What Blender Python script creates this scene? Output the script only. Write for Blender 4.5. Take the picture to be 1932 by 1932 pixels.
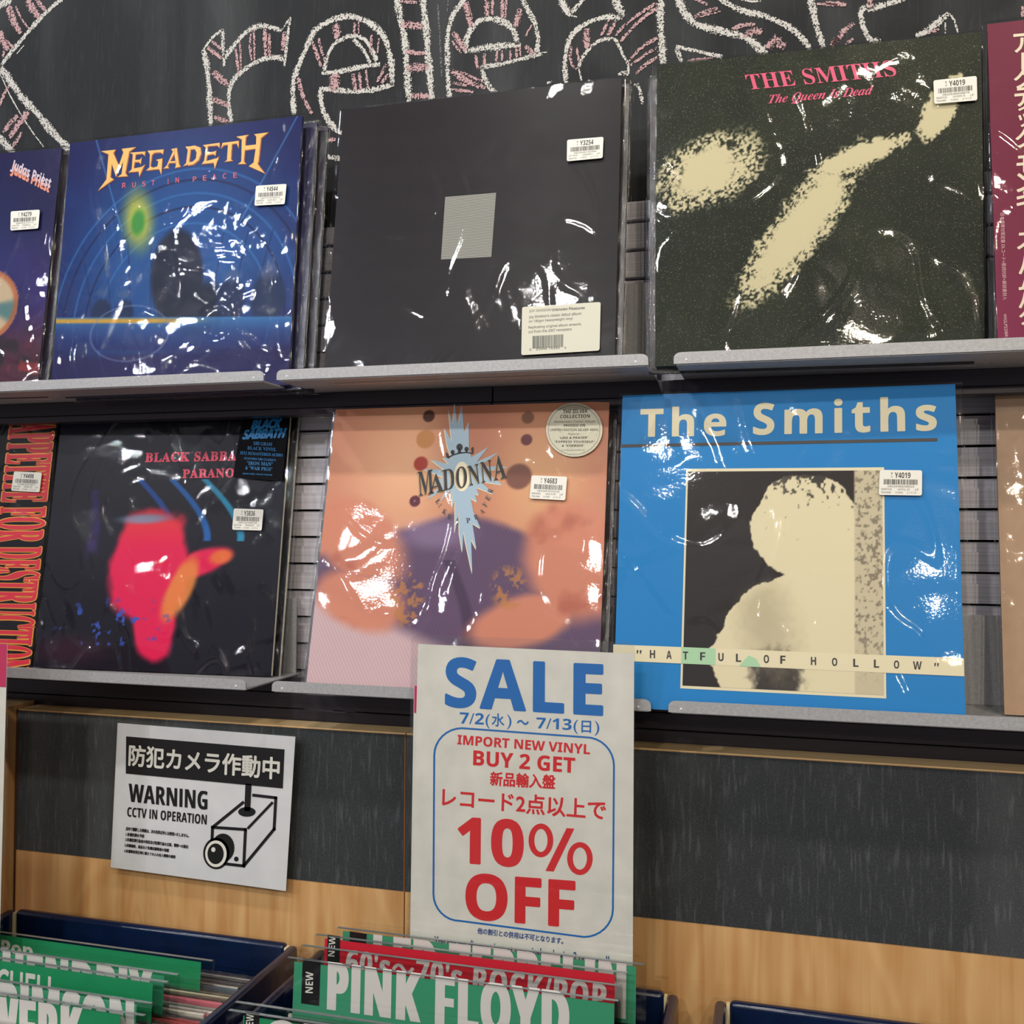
import bpy, bmesh, math, random
import numpy as np
from mathutils import Matrix, Vector
for o in list(bpy.data.objects): bpy.data.objects.remove(o)
scene = bpy.context.scene
COL = scene.collection
random.seed(5)
Z0 = 1.45
# ---------------------------------------------------------------- camera
YAW, PITCH, ROLL, FPX = math.radians(15.18), math.radians(1.256), math.radians(.278), 1824.6
def cam_basis():
    cy, sy, cp, sp = math.cos(YAW), math.sin(YAW), math.cos(PITCH), math.sin(PITCH)
    fwd = Vector((-sy*cp, cy*cp, sp)); right = Vector((cy, sy, 0)); up = right.cross(fwd)
    cr, sr = math.cos(ROLL), math.sin(ROLL)
    return cr*right+sr*up, cr*up-sr*right, fwd
CR, CU, CF = cam_basis()
EYE = Vector((0, 0, Z0))
cd = bpy.data.cameras.new('camera'); cam = bpy.data.objects.new('camera', cd); COL.objects.link(cam)
cd.sensor_width = 36; cd.lens = FPX/1932*36; cd.clip_start = .01
cam.matrix_world = Matrix(((CR.x, CU.x, -CF.x, 0), (CR.y, CU.y, -CF.y, 0), (CR.z, CU.z, -CF.z, Z0), (0, 0, 0, 1)))
scene.camera = cam
scene.view_settings.view_transform = 'Standard'; scene.view_settings.look = 'None'
scene.view_settings.exposure = 0; scene.view_settings.gamma = 1; scene.view_settings.use_curve_mapping = False
# ---------------------------------------------------------------- world + shop lamps
w = bpy.data.worlds.new('world'); scene.world = w; w.use_nodes = True
w.node_tree.nodes['Background'].inputs[0].default_value = (.93, .93, 1, 1)
w.node_tree.nodes['Background'].inputs[1].default_value = .27
def lamp(x, y, z, power, col, size=.09, target=(-.3, 1, 1.4)):
    l = bpy.data.lights.new('ceiling_spot', 'AREA'); l.shape = 'DISK'; l.size = size; l.energy = power; l.color = col
    o = bpy.data.objects.new('ceiling_spot', l); COL.objects.link(o); o.location = (x, y, z)
    d = Vector(target)-o.location; o.rotation_euler = d.to_track_quat('-Z', 'Y').to_euler()
COOL, NEUT, WARM = (.9, .93, 1), (1, .97, .93), (1, .87, .68)
for x, y, p, c in ((-2.0, -1.05, 6, COOL), (-.70, -1.05, 8, NEUT), (.45, -1.05, 8, WARM),
                   (-3.0, -2.35, 14, COOL), (-1.9, -2.35, 10, COOL), (-.57, -2.35, 13, NEUT), (.84, -4.2, 22, WARM), (1.6, -2.0, 9, WARM),
                   (-1.5, .1, 5.5, COOL), (-.45, .1, 4.5, NEUT), (.6, .1, 6, WARM)):
    lamp(x, y, Z0+1.42, p, c, .075)
# ---------------------------------------------------------------- colour + material helpers
def lin(c):
    return tuple(((v/255)/12.92 if v/255 <= .04045 else (((v/255)+.055)/1.055)**2.4) for v in c[:3])
def L4(c): return (*lin(c), 1)
def newmat(name):
    m = bpy.data.materials.new(name); m.use_nodes = True
    return m, m.node_tree, m.node_tree.nodes['Principled BSDF']
def mat(name, c, rough=.5, metal=0, spec=.5, coat=0, bump=0, bscale=200, var=0, vscale=(8, 8, 8)):
    m, nt, b = newmat(name)
    b.inputs['Base Color'].default_value = L4(c); b.inputs['Roughness'].default_value = rough
    b.inputs['Metallic'].default_value = metal; b.inputs['Specular IOR Level'].default_value = spec
    b.inputs['Coat Weight'].default_value = coat; b.inputs['Coat Roughness'].default_value = .1
    tc = nt.nodes.new('ShaderNodeTexCoord')
    if var:
        mp = nt.nodes.new('ShaderNodeMapping'); mp.inputs['Scale'].default_value = vscale; nt.links.new(tc.outputs['Object'], mp.inputs[0])
        n = nt.nodes.new('ShaderNodeTexNoise'); n.inputs['Scale'].default_value = 1; n.inputs['Detail'].default_value = 6; nt.links.new(mp.outputs[0], n.inputs[0])
        mx = nt.nodes.new('ShaderNodeMix'); mx.data_type = 'RGBA'
        mx.inputs[6].default_value = L4([v*(1-var) for v in c]); mx.inputs[7].default_value = L4([min(255, v*(1+var)) for v in c])
        r = nt.nodes.new('ShaderNodeMapRange'); r.inputs[1].default_value = .3; r.inputs[2].default_value = .7
        nt.links.new(n.outputs[0], r.inputs[0]); nt.links.new(r.outputs[0], mx.inputs[0]); nt.links.new(mx.outputs[2], b.inputs['Base Color'])
    if bump:
        n = nt.nodes.new('ShaderNodeTexNoise'); n.inputs['Scale'].default_value = bscale; nt.links.new(tc.outputs['Object'], n.inputs[0])
        bp = nt.nodes.new('ShaderNodeBump'); bp.inputs['Strength'].default_value = bump; bp.inputs['Distance'].default_value = .001
        nt.links.new(n.outputs[0], bp.inputs['Height']); nt.links.new(bp.outputs[0], b.inputs['Normal'])
    return m
def attr_mat(name, rough=.35, speck=0, linen=0):
    m, nt, b = newmat(name)
    a = nt.nodes.new('ShaderNodeAttribute'); a.attribute_name = 'print'
    b.inputs['Roughness'].default_value = rough; b.inputs['Specular IOR Level'].default_value = .14
    src = a.outputs['Color']
    if speck:
        tc = nt.nodes.new('ShaderNodeTexCoord'); n = nt.nodes.new('ShaderNodeTexNoise'); n.inputs['Scale'].default_value = 900; n.inputs['Detail'].default_value = 2
        nt.links.new(tc.outputs['Object'], n.inputs[0]); r = nt.nodes.new('ShaderNodeMapRange'); r.inputs[1].default_value = .62; r.inputs[2].default_value = .78; r.inputs[4].default_value = speck
        nt.links.new(n.outputs[0], r.inputs[0]); mx = nt.nodes.new('ShaderNodeMix'); mx.data_type = 'RGBA'; mx.inputs[7].default_value = L4((190, 185, 150))
        nt.links.new(r.outputs[0], mx.inputs[0]); nt.links.new(src, mx.inputs[6]); src = mx.outputs[2]
    nt.links.new(src, b.inputs['Base Color'])
    return m
def film_mat(name, scale=18, dist=.0022, fine=.0002, rough=.06, crease=0, cscale=(7, 7, 4), ior=1.46):
    m = bpy.data.materials.new(name); m.use_nodes = True; nt = m.node_tree; nt.nodes.clear()
    out = nt.nodes.new('ShaderNodeOutputMaterial'); tr = nt.nodes.new('ShaderNodeBsdfTransparent'); gl = nt.nodes.new('ShaderNodeBsdfGlossy')
    gl.inputs['Roughness'].default_value = rough; gl.inputs['Color'].default_value = (1, 1, 1, 1)
    lw = nt.nodes.new('ShaderNodeLayerWeight'); lw.inputs[0].default_value = .5
    pw = nt.nodes.new('ShaderNodeMath'); pw.operation = 'POWER'; pw.inputs[1].default_value = 4.5; nt.links.new(lw.outputs['Facing'], pw.inputs[0])
    fr = nt.nodes.new('ShaderNodeMapRange'); f0 = ((ior-1)/(ior+1))**2; fr.inputs[3].default_value = f0; fr.inputs[4].default_value = 1; nt.links.new(pw.outputs[0], fr.inputs[0])
    mix = nt.nodes.new('ShaderNodeMixShader'); tc = nt.nodes.new('ShaderNodeTexCoord')
    n1 = nt.nodes.new('ShaderNodeTexNoise'); n1.inputs['Scale'].default_value = scale; n1.inputs['Detail'].default_value = 1.5; n1.inputs['Distortion'].default_value = 1.2
    n2 = nt.nodes.new('ShaderNodeTexNoise'); n2.inputs['Scale'].default_value = 420; n2.inputs['Detail'].default_value = 2
    b1 = nt.nodes.new('ShaderNodeBump'); b1.inputs['Distance'].default_value = dist; b2 = nt.nodes.new('ShaderNodeBump'); b2.inputs['Distance'].default_value = fine
    nt.links.new(tc.outputs['Object'], n1.inputs[0]); nt.links.new(tc.outputs['Object'], n2.inputs[0])
    nt.links.new(n1.outputs[0], b1.inputs['Height']); nt.links.new(n2.outputs[0], b2.inputs['Height']); nt.links.new(b1.outputs[0], b2.inputs['Normal'])
    last = b2
    if crease:
        mp = nt.nodes.new('ShaderNodeMapping'); mp.inputs['Scale'].default_value = cscale; mp.inputs['Rotation'].default_value = (0, .5, 0); nt.links.new(tc.outputs['Object'], mp.inputs[0])
        n3 = nt.nodes.new('ShaderNodeTexNoise'); n3.inputs['Scale'].default_value = 1; n3.inputs['Detail'].default_value = 1; n3.inputs['Distortion'].default_value = 1.5; nt.links.new(mp.outputs[0], n3.inputs[0])
        sb = nt.nodes.new('ShaderNodeMath'); sb.operation = 'SUBTRACT'; sb.inputs[1].default_value = .5; nt.links.new(n3.outputs[0], sb.inputs[0])
        ab = nt.nodes.new('ShaderNodeMath'); ab.operation = 'ABSOLUTE'; nt.links.new(sb.outputs[0], ab.inputs[0])
        rg = nt.nodes.new('ShaderNodeMapRange'); rg.interpolation_type = 'SMOOTHSTEP'; rg.inputs[2].default_value = .035; rg.inputs[3].default_value = 1; rg.inputs[4].default_value = 0; nt.links.new(ab.outputs[0], rg.inputs[0])
        b3 = nt.nodes.new('ShaderNodeBump'); b3.inputs['Distance'].default_value = crease; nt.links.new(rg.outputs[0], b3.inputs['Height']); nt.links.new(b2.outputs[0], b3.inputs['Normal']); last = b3
    nt.links.new(last.outputs[0], gl.inputs['Normal'])
    nt.links.new(fr.outputs[0], mix.inputs[0]); nt.links.new(tr.outputs[0], mix.inputs[1]); nt.links.new(gl.outputs[0], mix.inputs[2]); nt.links.new(mix.outputs[0], out.inputs[0])
    return m
def chalk_mat(name, c, cover=.5):
    m = bpy.data.materials.new(name); m.use_nodes = True; nt = m.node_tree; b = nt.nodes['Principled BSDF']; out = nt.nodes['Material Output']
    b.inputs['Base Color'].default_value = L4(c); b.inputs['Roughness'].default_value = .95; b.inputs['Specular IOR Level'].default_value = .05
    tr = nt.nodes.new('ShaderNodeBsdfTransparent'); mix = nt.nodes.new('ShaderNodeMixShader'); tc = nt.nodes.new('ShaderNodeTexCoord')
    n = nt.nodes.new('ShaderNodeTexNoise'); n.inputs['Scale'].default_value = 620; n.inputs['Detail'].default_value = 3; nt.links.new(tc.outputs['Object'], n.inputs[0])
    at = nt.nodes.new('ShaderNodeAttribute'); at.attribute_name = 'edge'
    sub = nt.nodes.new('ShaderNodeMath'); sub.operation = 'MULTIPLY_ADD'; sub.inputs[1].default_value = -.22; nt.links.new(at.outputs['Fac'], sub.inputs[0]); nt.links.new(n.outputs[0], sub.inputs[2])
    r = nt.nodes.new('ShaderNodeMapRange'); r.inputs[1].default_value = .49-.1*cover; r.inputs[2].default_value = .53-.1*cover; r.inputs[4].default_value = .92
    nt.links.new(sub.outputs[0], r.inputs[0]); nt.links.new(r.outputs[0], mix.inputs[0]); nt.links.new(tr.outputs[0], mix.inputs[1]); nt.links.new(b.outputs[0], mix.inputs[2]); nt.links.new(mix.outputs[0], out.inputs[0])
    return m
def wood_mat(name, c1, c2, sc=(60, 60, 3), rough=.45):
    m, nt, b = newmat(name); tc = nt.nodes.new('ShaderNodeTexCoord'); mp = nt.nodes.new('ShaderNodeMapping'); mp.inputs['Scale'].default_value = sc
    nt.links.new(tc.outputs['Object'], mp.inputs[0]); n = nt.nodes.new('ShaderNodeTexNoise'); n.inputs['Scale'].default_value = 1.0; n.inputs['Detail'].default_value = 8; n.inputs['Distortion'].default_value = .6
    nt.links.new(mp.outputs[0], n.inputs[0])
    mp2 = nt.nodes.new('ShaderNodeMapping'); mp2.inputs['Scale'].default_value = (4, 4, 1.1); nt.links.new(tc.outputs['Object'], mp2.inputs[0])
    wv = nt.nodes.new('ShaderNodeTexNoise'); wv.inputs['Scale'].default_value = 2.2; wv.inputs['Distortion'].default_value = 1.0; nt.links.new(mp2.outputs[0], wv.inputs[0])
    ring = nt.nodes.new('ShaderNodeMath'); ring.operation = 'MULTIPLY'; ring.inputs[1].default_value = 60; nt.links.new(wv.outputs[0], ring.inputs[0])
    sn = nt.nodes.new('ShaderNodeMath'); sn.operation = 'SINE'; nt.links.new(ring.outputs[0], sn.inputs[0])
    ad = nt.nodes.new('ShaderNodeMath'); ad.operation = 'MULTIPLY_ADD'; ad.inputs[1].default_value = .06; nt.links.new(sn.outputs[0], ad.inputs[0]); nt.links.new(n.outputs[0], ad.inputs[2])
    r = nt.nodes.new('ShaderNodeValToRGB'); r.color_ramp.elements[0].position = .33; r.color_ramp.elements[1].position = .68
    r.color_ramp.elements[0].color = L4(c1); r.color_ramp.elements[1].color = L4(c2); nt.links.new(ad.outputs[0], r.inputs[0]); nt.links.new(r.outputs[0], b.inputs['Base Color'])
    b.inputs['Roughness'].default_value = rough
    return m
def board_mat(name, c, streak, grain):
    m, nt, b = newmat(name); tc = nt.nodes.new('ShaderNodeTexCoord')
    def noise(sc, s=1, d=5, dist=0):
        mp = nt.nodes.new('ShaderNodeMapping'); mp.inputs['Scale'].default_value = sc; nt.links.new(tc.outputs['Object'], mp.inputs[0])
        n = nt.nodes.new('ShaderNodeTexNoise'); n.inputs['Scale'].default_value = s; n.inputs['Detail'].default_value = d; n.inputs['Distortion'].default_value = dist; nt.links.new(mp.outputs[0], n.inputs[0]); return n.outputs[0]
    a = noise((14, 14, 1.2), 1, 4); f = noise((1300, 1300, 1000), 1, 3); s = noise((5, 5, 4), 1, 4, 1.0); g = noise((300, 300, 30), 1, 3)
    def rng(x, lo, hi, o):
        r = nt.nodes.new('ShaderNodeMapRange'); r.inputs[1].default_value = lo; r.inputs[2].default_value = hi; r.inputs[4].default_value = o; nt.links.new(x, r.inputs[0]); return r.outputs[0]
    def add(x, y):
        r = nt.nodes.new('ShaderNodeMath'); r.operation = 'ADD'; nt.links.new(x, r.inputs[0]); nt.links.new(y, r.inputs[1]); return r.outputs[0]
    t = add(add(rng(a, .45, .75, streak), rng(s, .45, .8, streak)), rng(f, .55, .75, grain))
    if grain: t = add(t, rng(g, .55, .75, grain*.6))
    mx = nt.nodes.new('ShaderNodeMix'); mx.data_type = 'RGBA'; mx.inputs[6].default_value = L4(c); mx.inputs[7].default_value = L4((175, 180, 182)); nt.links.new(t, mx.inputs[0])
    nt.links.new(mx.outputs[2], b.inputs['Base Color']); b.inputs['Roughness'].default_value = .7; b.inputs['Specular IOR Level'].default_value = .25
    return m
# ---------------------------------------------------------------- frames and meshes
class Frame:
    """A plane in the shop: u to the right, v up, d out towards the customer (local coords u, -d, v)."""
    def __init__(s, o, yaw=0, lean=0, roll=0):
        s.o = Vector(o)+Vector((0, 0, Z0)); y, l, r = math.radians(yaw), math.radians(lean), math.radians(roll)
        X = Vector((math.cos(y), math.sin(y), 0)); U = Vector((-math.sin(y)*math.sin(l), math.sin(l)*math.cos(y), math.cos(l)))
        s.X = X*math.cos(r)+U*math.sin(r); s.U = U*math.cos(r)-X*math.sin(r); s.N = s.X.cross(s.U)
        s.M = Matrix(((s.X.x, -s.N.x, s.U.x, s.o.x), (s.X.y, -s.N.y, s.U.y, s.o.y), (s.X.z, -s.N.z, s.U.z, s.o.z), (0, 0, 0, 1)))
    def uv(s, p, d=0.0):
        ray = CF+CR*((p[0]-966)/FPX)-CU*((p[1]-966)/FPX)
        o = s.o+s.N*d; t = (o-EYE).dot(s.N)/ray.dot(s.N); q = EYE+ray*t-s.o
        return Vector((q.dot(s.X), q.dot(s.U)))
def crop(sc, ox, oy):
    return lambda *p: [(q[0]/sc+ox, q[1]/sc+oy) for q in p]
def link(name, me, m, parent=None):
    o = bpy.data.objects.new(name, me); COL.objects.link(o)
    if m is not None and not me.materials: me.materials.append(m)
    if parent is not None: o.parent = parent
    return o
def raw(name, verts, faces, m, parent=None, smooth=False):
    me = bpy.data.meshes.new(name); me.from_pydata([tuple(v) for v in verts], [], faces); me.update()
    if smooth: me.polygons.foreach_set('use_smooth', [True]*len(me.polygons))
    return link(name, me, m, parent)
def thing(name, label, cat, frame, group=None):
    o = bpy.data.objects.new(name, None); o.empty_display_size = .05; COL.objects.link(o); o.matrix_world = frame.M
    o['label'] = label; o['category'] = cat
    if group: o['group'] = group
    return o
def box_bm(bm, x0, x1, y0, y1, z0, z1, bev=0, seg=2):
    r = bmesh.ops.create_cube(bm, size=1); vs = r['verts']
    for v in vs: v.co = Vector((x0+(v.co.x+.5)*(x1-x0), y0+(v.co.y+.5)*(y1-y0), z0+(v.co.z+.5)*(z1-z0)))
    if bev:
        es = {e for v in vs for e in v.link_edges}
        bmesh.ops.bevel(bm, geom=list(es), offset=bev, segments=seg, affect='EDGES', profile=.5)
def boxes(name, L, m, parent=None, bev=0, seg=2, smooth=False):
    bm = bmesh.new()
    for b in L: box_bm(bm, *b, bev=bev, seg=seg)
    me = bpy.data.meshes.new(name); bm.to_mesh(me); bm.free()
    if smooth: me.polygons.foreach_set('use_smooth', [True]*len(me.polygons))
    return link(name, me, m, parent)
def prism(polys, d0, d1):
    """polys of (u, v) -> vertices and faces of plates from depth d0 (back) to d1 (front)."""
    V, F = [], []
    for p in polys:
        n = len(p); b = len(V)
        V += [(q[0], -d1, q[1]) for q in p]+[(q[0], -d0, q[1]) for q in p]
        F.append(list(range(b, b+n)))
        if d1 != d0: F += [[b+i, b+(i+1) % n, b+n+(i+1) % n, b+n+i] for i in range(n)]
    return V, F
def plate(name, polys, d0, d1, m, parent): return raw(name, *prism(polys, d0, d1), m, parent)
def rquad(c, rs=.05, rt=.08, seg=5, corners=(1, 1, 1, 1)):
    """rounded quad; c = TL, TR, BR, BL as uv"""
    TL, TR, BR, BL = c; out = []
    for k, (cs, ct, a0) in enumerate(((rs, rt, 180), (1-rs, rt, 270), (1-rs, 1-rt, 0), (rs, 1-rt, 90))):
        if not corners[k]:
            s, t = ((0, 0), (1, 0), (1, 1), (0, 1))[k]; out.append((s, t)); continue
        for i in range(seg+1):
            a = math.radians(a0+90*i/seg); out.append((cs+rs*math.cos(a), ct+rt*math.sin(a)))
    return [(TL*(1-s)+TR*s)*(1-t)+(BL*(1-s)+BR*s)*t for s, t in out]
def strokes(fr, d, runs):
    """each run: (uv-pixel points, width px) -> ribbon faces with an 'edge' value, returns V, F, E"""
    V, F, Ed = [], [], []
    for pts, wpx in runs:
        P = [fr.uv(p, d) for p in pts]; q = [fr.uv((p[0]+wpx/2, p[1]), d) for p in pts]; hw = max(.0006, (q[0]-P[0]).length)
        # resample smoothly
        S = []
        for i in range(len(P)-1):
            p0 = P[i-1] if i else P[i]; p1, p2 = P[i], P[i+1]; p3 = P[i+2] if i+2 < len(P) else P[i+1]
            n = max(2, int((p2-p1).length/.006))
            for k in range(n):
                t = k/n; S.append(.5*((2*p1)+(p2-p0)*t+(2*p0-5*p1+4*p2-p3)*t*t+(3*p1-p0-3*p2+p3)*t**3))
        S.append(P[-1]); b = len(V)
        for i, c in enumerate(S):
            t = (S[min(i+1, len(S)-1)]-S[max(i-1, 0)]); t = t.normalized() if t.length else Vector((1, 0)); nn = Vector((-t.y, t.x))
            ww = hw*(1+.16*math.sin(i*.9+b))*(0.75 if i in (0, len(S)-1) else 1)
            for s, e in ((-1.15, 1), (-.55, 0), (.55, 0), (1.15, 1)):
                qv = c+nn*(ww*s); V.append((qv.x, -d, qv.y)); Ed.append(float(e))
            if i:
                for k in range(3): F.append([b+4*i-4+k, b+4*i-3+k, b+4*i+1+k, b+4*i+k])
    return V, F, Ed
def chalk(name, fr, d, runs, m, parent):
    V, F, Ed = strokes(fr, d, runs); o = raw(name, V, F, m, parent)
    a = o.data.attributes.new('edge', 'FLOAT', 'POINT'); a.data.foreach_set('value', Ed); return o
# ---------------------------------------------------------------- lettering
def fancy(s, up, low=None, dig=None):
    low = up+26 if low is None else low; r = ''
    for c in s:
        if 'A' <= c <= 'Z': r += chr(up+ord(c)-65)
        elif 'a' <= c <= 'z': r += chr(low+ord(c)-97)
        elif dig and '0' <= c <= '9': r += chr(dig+ord(c)-48)
        else: r += c
    return r
STY = {'sans': lambda s: fancy(s, 0x1d5a0, dig=0x1d7e2), 'bold': lambda s: fancy(s, 0x1d5d4, dig=0x1d7ec), 'serif': lambda s: fancy(s, 0x1d400, dig=0x1d7ce),
       'serifit': lambda s: fancy(s, 0x1d468), 'boldit': lambda s: fancy(s, 0x1d63c), 'plain': lambda s: s,
       'block': lambda s: fancy(s, 0x1d5d4, dig=0x1d7ec).replace(chr(0x1d5dc), chr(0x1d5f9))}   # capital I as a plain bar, as in the heavy card lettering

CACHE = {}
def cap_height():
    if 'cap' not in CACHE:
        cu = bpy.data.curves.new('t', 'FONT'); cu.body = STY['bold']('H'); ob = bpy.data.objects.new('t', cu); me = ob.to_mesh()
        CACHE['cap'] = max(v.co.y for v in me.vertices); ob.to_mesh_clear(); bpy.data.objects.remove(ob); bpy.data.curves.remove(cu)
    return CACHE['cap']
def glyphs(s, style, space=1.0):
    k = (s, style, space)
    if k not in CACHE:
        cu = bpy.data.curves.new('t', 'FONT'); cu.body = STY[style](s); cu.resolution_u = 3; cu.space_character = space
        ob = bpy.data.objects.new('t', cu); me = ob.to_mesh()
        V = np.array([v.co[:2] for v in me.vertices]); F = [list(p.vertices) for p in me.polygons]
        ob.to_mesh_clear(); bpy.data.objects.remove(ob); bpy.data.curves.remove(cu)
        if style == 'block': V[:, 1] = np.minimum(V[:, 1], cap_height())
        lo, hi = V.min(0), V.max(0); V = (V-lo)/np.maximum(hi-lo, 1e-6); CACHE[k] = (V, F, (hi-lo))
    return CACHE[k]
def text(name, fr, d, runs, m, parent, fat=0):
    """runs: (string, style, LB, RB, LT[, spacing[, fat]]) corners in picture pixels read off onto the plane"""
    VV, FF = [], []
    for r in runs:
        s, st, LB, RB, LT = r[:5]; sp = r[5] if len(r) > 5 else 1.0; ft = r[6] if len(r) > 6 else fat
        G, F, sz = glyphs(s, st, sp); a = fr.uv(LB, d); ex = fr.uv(RB, d)-a; ey = fr.uv(LT, d)-a
        offs = [(0, 0)]
        if ft:
            h = ey.length*abs(ft); un, vn = ex.normalized(), ey.normalized()
            offs = [(0, 0)]+[(h*math.cos(k*math.pi/4), h*math.sin(k*math.pi/4)) for k in range(8)]
            if ft < 0: offs = [(0, 0)]+[(h*k/2, 0) for k in (-2, -1, 1, 2)]
        else: un, vn = ex.normalized(), ey.normalized()
        for i, (ou, ov) in enumerate(offs):
            b = len(VV)
            for g in G:
                q = a+ex*float(g[0])+ey*float(g[1])+un*ou+vn*ov; VV.append((q.x, -d-i*2e-6, q.y))
            FF += [[b+k for k in f] for f in F]
    return raw(name, VV, FF, m, parent)
# ---------------------------------------------------------------- materials
M_film = film_mat('clear_film', 16, .0032, .00006, .03, .0007); M_film_soft = film_mat('clear_film_soft', 10, .0026, .00005, .03, .0004, (4, 4, 3)); M_film_crumple = film_mat('crumpled_film', 8, .0110, .00008, .03, .0022, (9, 9, 5))
M_acryl = film_mat('clear_acrylic', 4, .0003, .00002, .03, ior=1.6); M_acryl.node_tree.nodes['Transparent BSDF'].inputs[0].default_value = (.95, .955, .955, 1)
M_fold = mat('acrylic_edge', (140, 148, 148), .2, spec=.6); M_white = mat('white_label', (236, 234, 224), .4); M_black = mat('black_print', (22, 20, 22), .5)
M_paper = mat('paper', (228, 226, 216), .75, var=.03, vscale=(40, 40, 40)); M_paperw = mat('white_paper', (236, 236, 238), .7, var=.02, vscale=(40, 40, 40))
M_blueink = mat('blue_ink', (20, 110, 190), .6); M_redink = mat('red_ink', (222, 40, 48), .6); M_navyink = mat('navy_ink', (35, 75, 140), .6)
M_tray = mat('grey_metal', (176, 176, 178), .5, .25, bump=.25, bscale=900, var=.05, vscale=(300, 300, 300)); M_slat = mat('slat_metal', (226, 223, 232), .4, .0, var=.08, vscale=(3, 3, 900))
M_rail = mat('dark_rail', (58, 53, 60), .35, .4, var=.08, vscale=(3, 3, 400)); M_dark = mat('dark_void', (18, 17, 19), .9)
M_wood = wood_mat('birch_veneer', (208, 154, 96), (230, 184, 126)); M_edge = wood_mat('birch_edge', (240, 204, 146), (248, 216, 164), (3, 60, 60)); M_wall = mat('wall_paint', (60, 60, 62), .9)
M_board = board_mat('chalkboard_paint', (33, 35, 38), .07, .05); M_strip = board_mat('chalk_strip', (54, 57, 59), .08, .20)
M_chalk = chalk_mat('white_chalk', (216, 214, 208), .85); M_pink = chalk_mat('pink_chalk', (204, 168, 170), .62); M_smudge = chalk_mat('chalk_smudge', (120, 124, 126), .2)
M_navy = mat('navy_vinyl', (10, 28, 62), .22, spec=.6, bump=.3, bscale=60, var=.15, vscale=(20, 20, 20)); M_core = mat('card_core', (232, 215, 175), .8)
M_green = mat('green_card', (30, 150, 96), .5, var=.03, vscale=(30, 30, 30)); M_greenl = mat('green_card_pale', (62, 160, 120), .5); M_redc = mat('red_card', (222, 30, 56), .5); M_cardw = mat('card_lettering', (232, 228, 224), .5)
def sleeve_mats(c): return mat('sleeve_%d_%d_%d' % c, c, .35)
# ---------------------------------------------------------------- room shell
S = Frame((0, 0, 0))
def struct(name, L, m):
    o = boxes(name, L, m); o['kind'] = 'structure'; return o
struct('floor', [(-3.2, 2.2, -4.6, 1.25, -.05, 0)], mat('floor_tiles', (150, 140, 128), .5, var=.06))
struct('wall_back', [(-3.2, 2.2, 1.14, 1.25, 0, 3.05)], M_wall)
struct('ceiling', [(-3.2, 2.2, -4.6, 1.25, 3.05, 3.1)], mat('ceiling_paint', (96, 96, 98), .9))
# chalkboard above the slats
YW = 1.075; KW = YW/1.04
fb = Frame((-2.0, YW, .361*KW)); board = thing('chalkboard', 'black chalkboard on the wall above the top row of records, with big chalk lettering', 'chalkboard', fb)
boxes('board', [(0, 3.2, 0, .02, 0, 1.2)], M_board, board)
def letter(runs, pinks, extra=None):
    o = chalk('chalk_letter', fb, .0006, runs, M_chalk, board)
    for p_ in pinks: chalk('chalk_hatching', fb, .0009, [p_], M_pink, o)
def T(c, L): return [(c(*pts), wd/c.s) for pts, wd in L]
class C:
    def __init__(s, sc, ox, oy): s.s, s.ox, s.oy = sc, ox, oy
    def __call__(s, *p): return [(q[0]/s.s+s.ox, q[1]/s.s+s.oy) for q in p]
A_ = C(5.084, 0, 0); B_ = C(4.712, 370, 0); C_ = C(5.682, 740, 0); D_ = C(7.431, 1040, 0); E_ = C(5.682, 1240, 0); F_ = C(5.194, 1560, 0)
letter(T(A_, [([(640, -60), (580, 0), (430, 130), (300, 270), (150, 450), (60, 560), (0, 640), (-30, 680)], 42), ([(-20, 610), (60, 720), (200, 920), (340, 1070), (480, 1240), (640, 1410), (720, 1480)], 60),
    ([(-40, 90), (0, 50), (110, -10)], 70), ([(0, 700), (90, 900), (190, 1080), (300, 1250), (420, 1410)], 12), ([(-20, 1300), (60, 1390), (140, 1480)], 60), ([(230, 435), (160, 515)], 10)]),
    T(A_, [([(80, 60), (130, 200), (200, 320)], 60), ([(150, 60), (200, 170), (280, 280)], 20), ([(260, -20), (310, 80), (380, 170)], 60), ([(340, -20), (390, 50), (440, 100)], 40), ([(0, 300), (30, 400), (80, 480)], 60),
    ([(50, 380), (130, 460)], 22), ([(85, 820), (30, 920), (0, 1010)], 30), ([(170, 1110), (100, 1180), (30, 1270)], 46), ([(270, 1070), (180, 1190), (90, 1320)], 60), ([(210, 1270), (120, 1410)], 34), ([(20, 520), (45, 522)], 60)]))
letter(T(B_, [([(240, 260), (140, 340), (65, 440)], 26), ([(65, 440), (100, 620), (120, 850), (130, 1120)], 50), ([(235, 260), (240, 420), (250, 590)], 30), ([(250, 520), (330, 410), (440, 290), (560, 230), (660, 240), (760, 270)], 44),
    ([(760, 270), (840, 150)], 16), ([(838, 160), (815, 300), (800, 440), (785, 590)], 28), ([(785, 530), (720, 510), (610, 520), (500, 570), (400, 640), (320, 730), (290, 850), (300, 1000), (315, 1095)], 44)]),
    T(B_, [([(140, 370), (230, 440)], 26), ([(100, 420), (230, 520)], 36), ([(150, 640), (290, 760)], 56), ([(150, 880), (290, 940)], 42), ([(160, 1040), (290, 1090)], 42), ([(350, 430), (380, 660)], 26), ([(390, 370), (400, 620)], 20),
    ([(485, 300), (480, 420), (495, 540)], 22), ([(515, 260), (520, 540)], 20), ([(610, 260), (620, 500)], 36), ([(650, 300), (652, 500)], 30), ([(785, 280), (775, 450)], 44)]))
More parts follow.
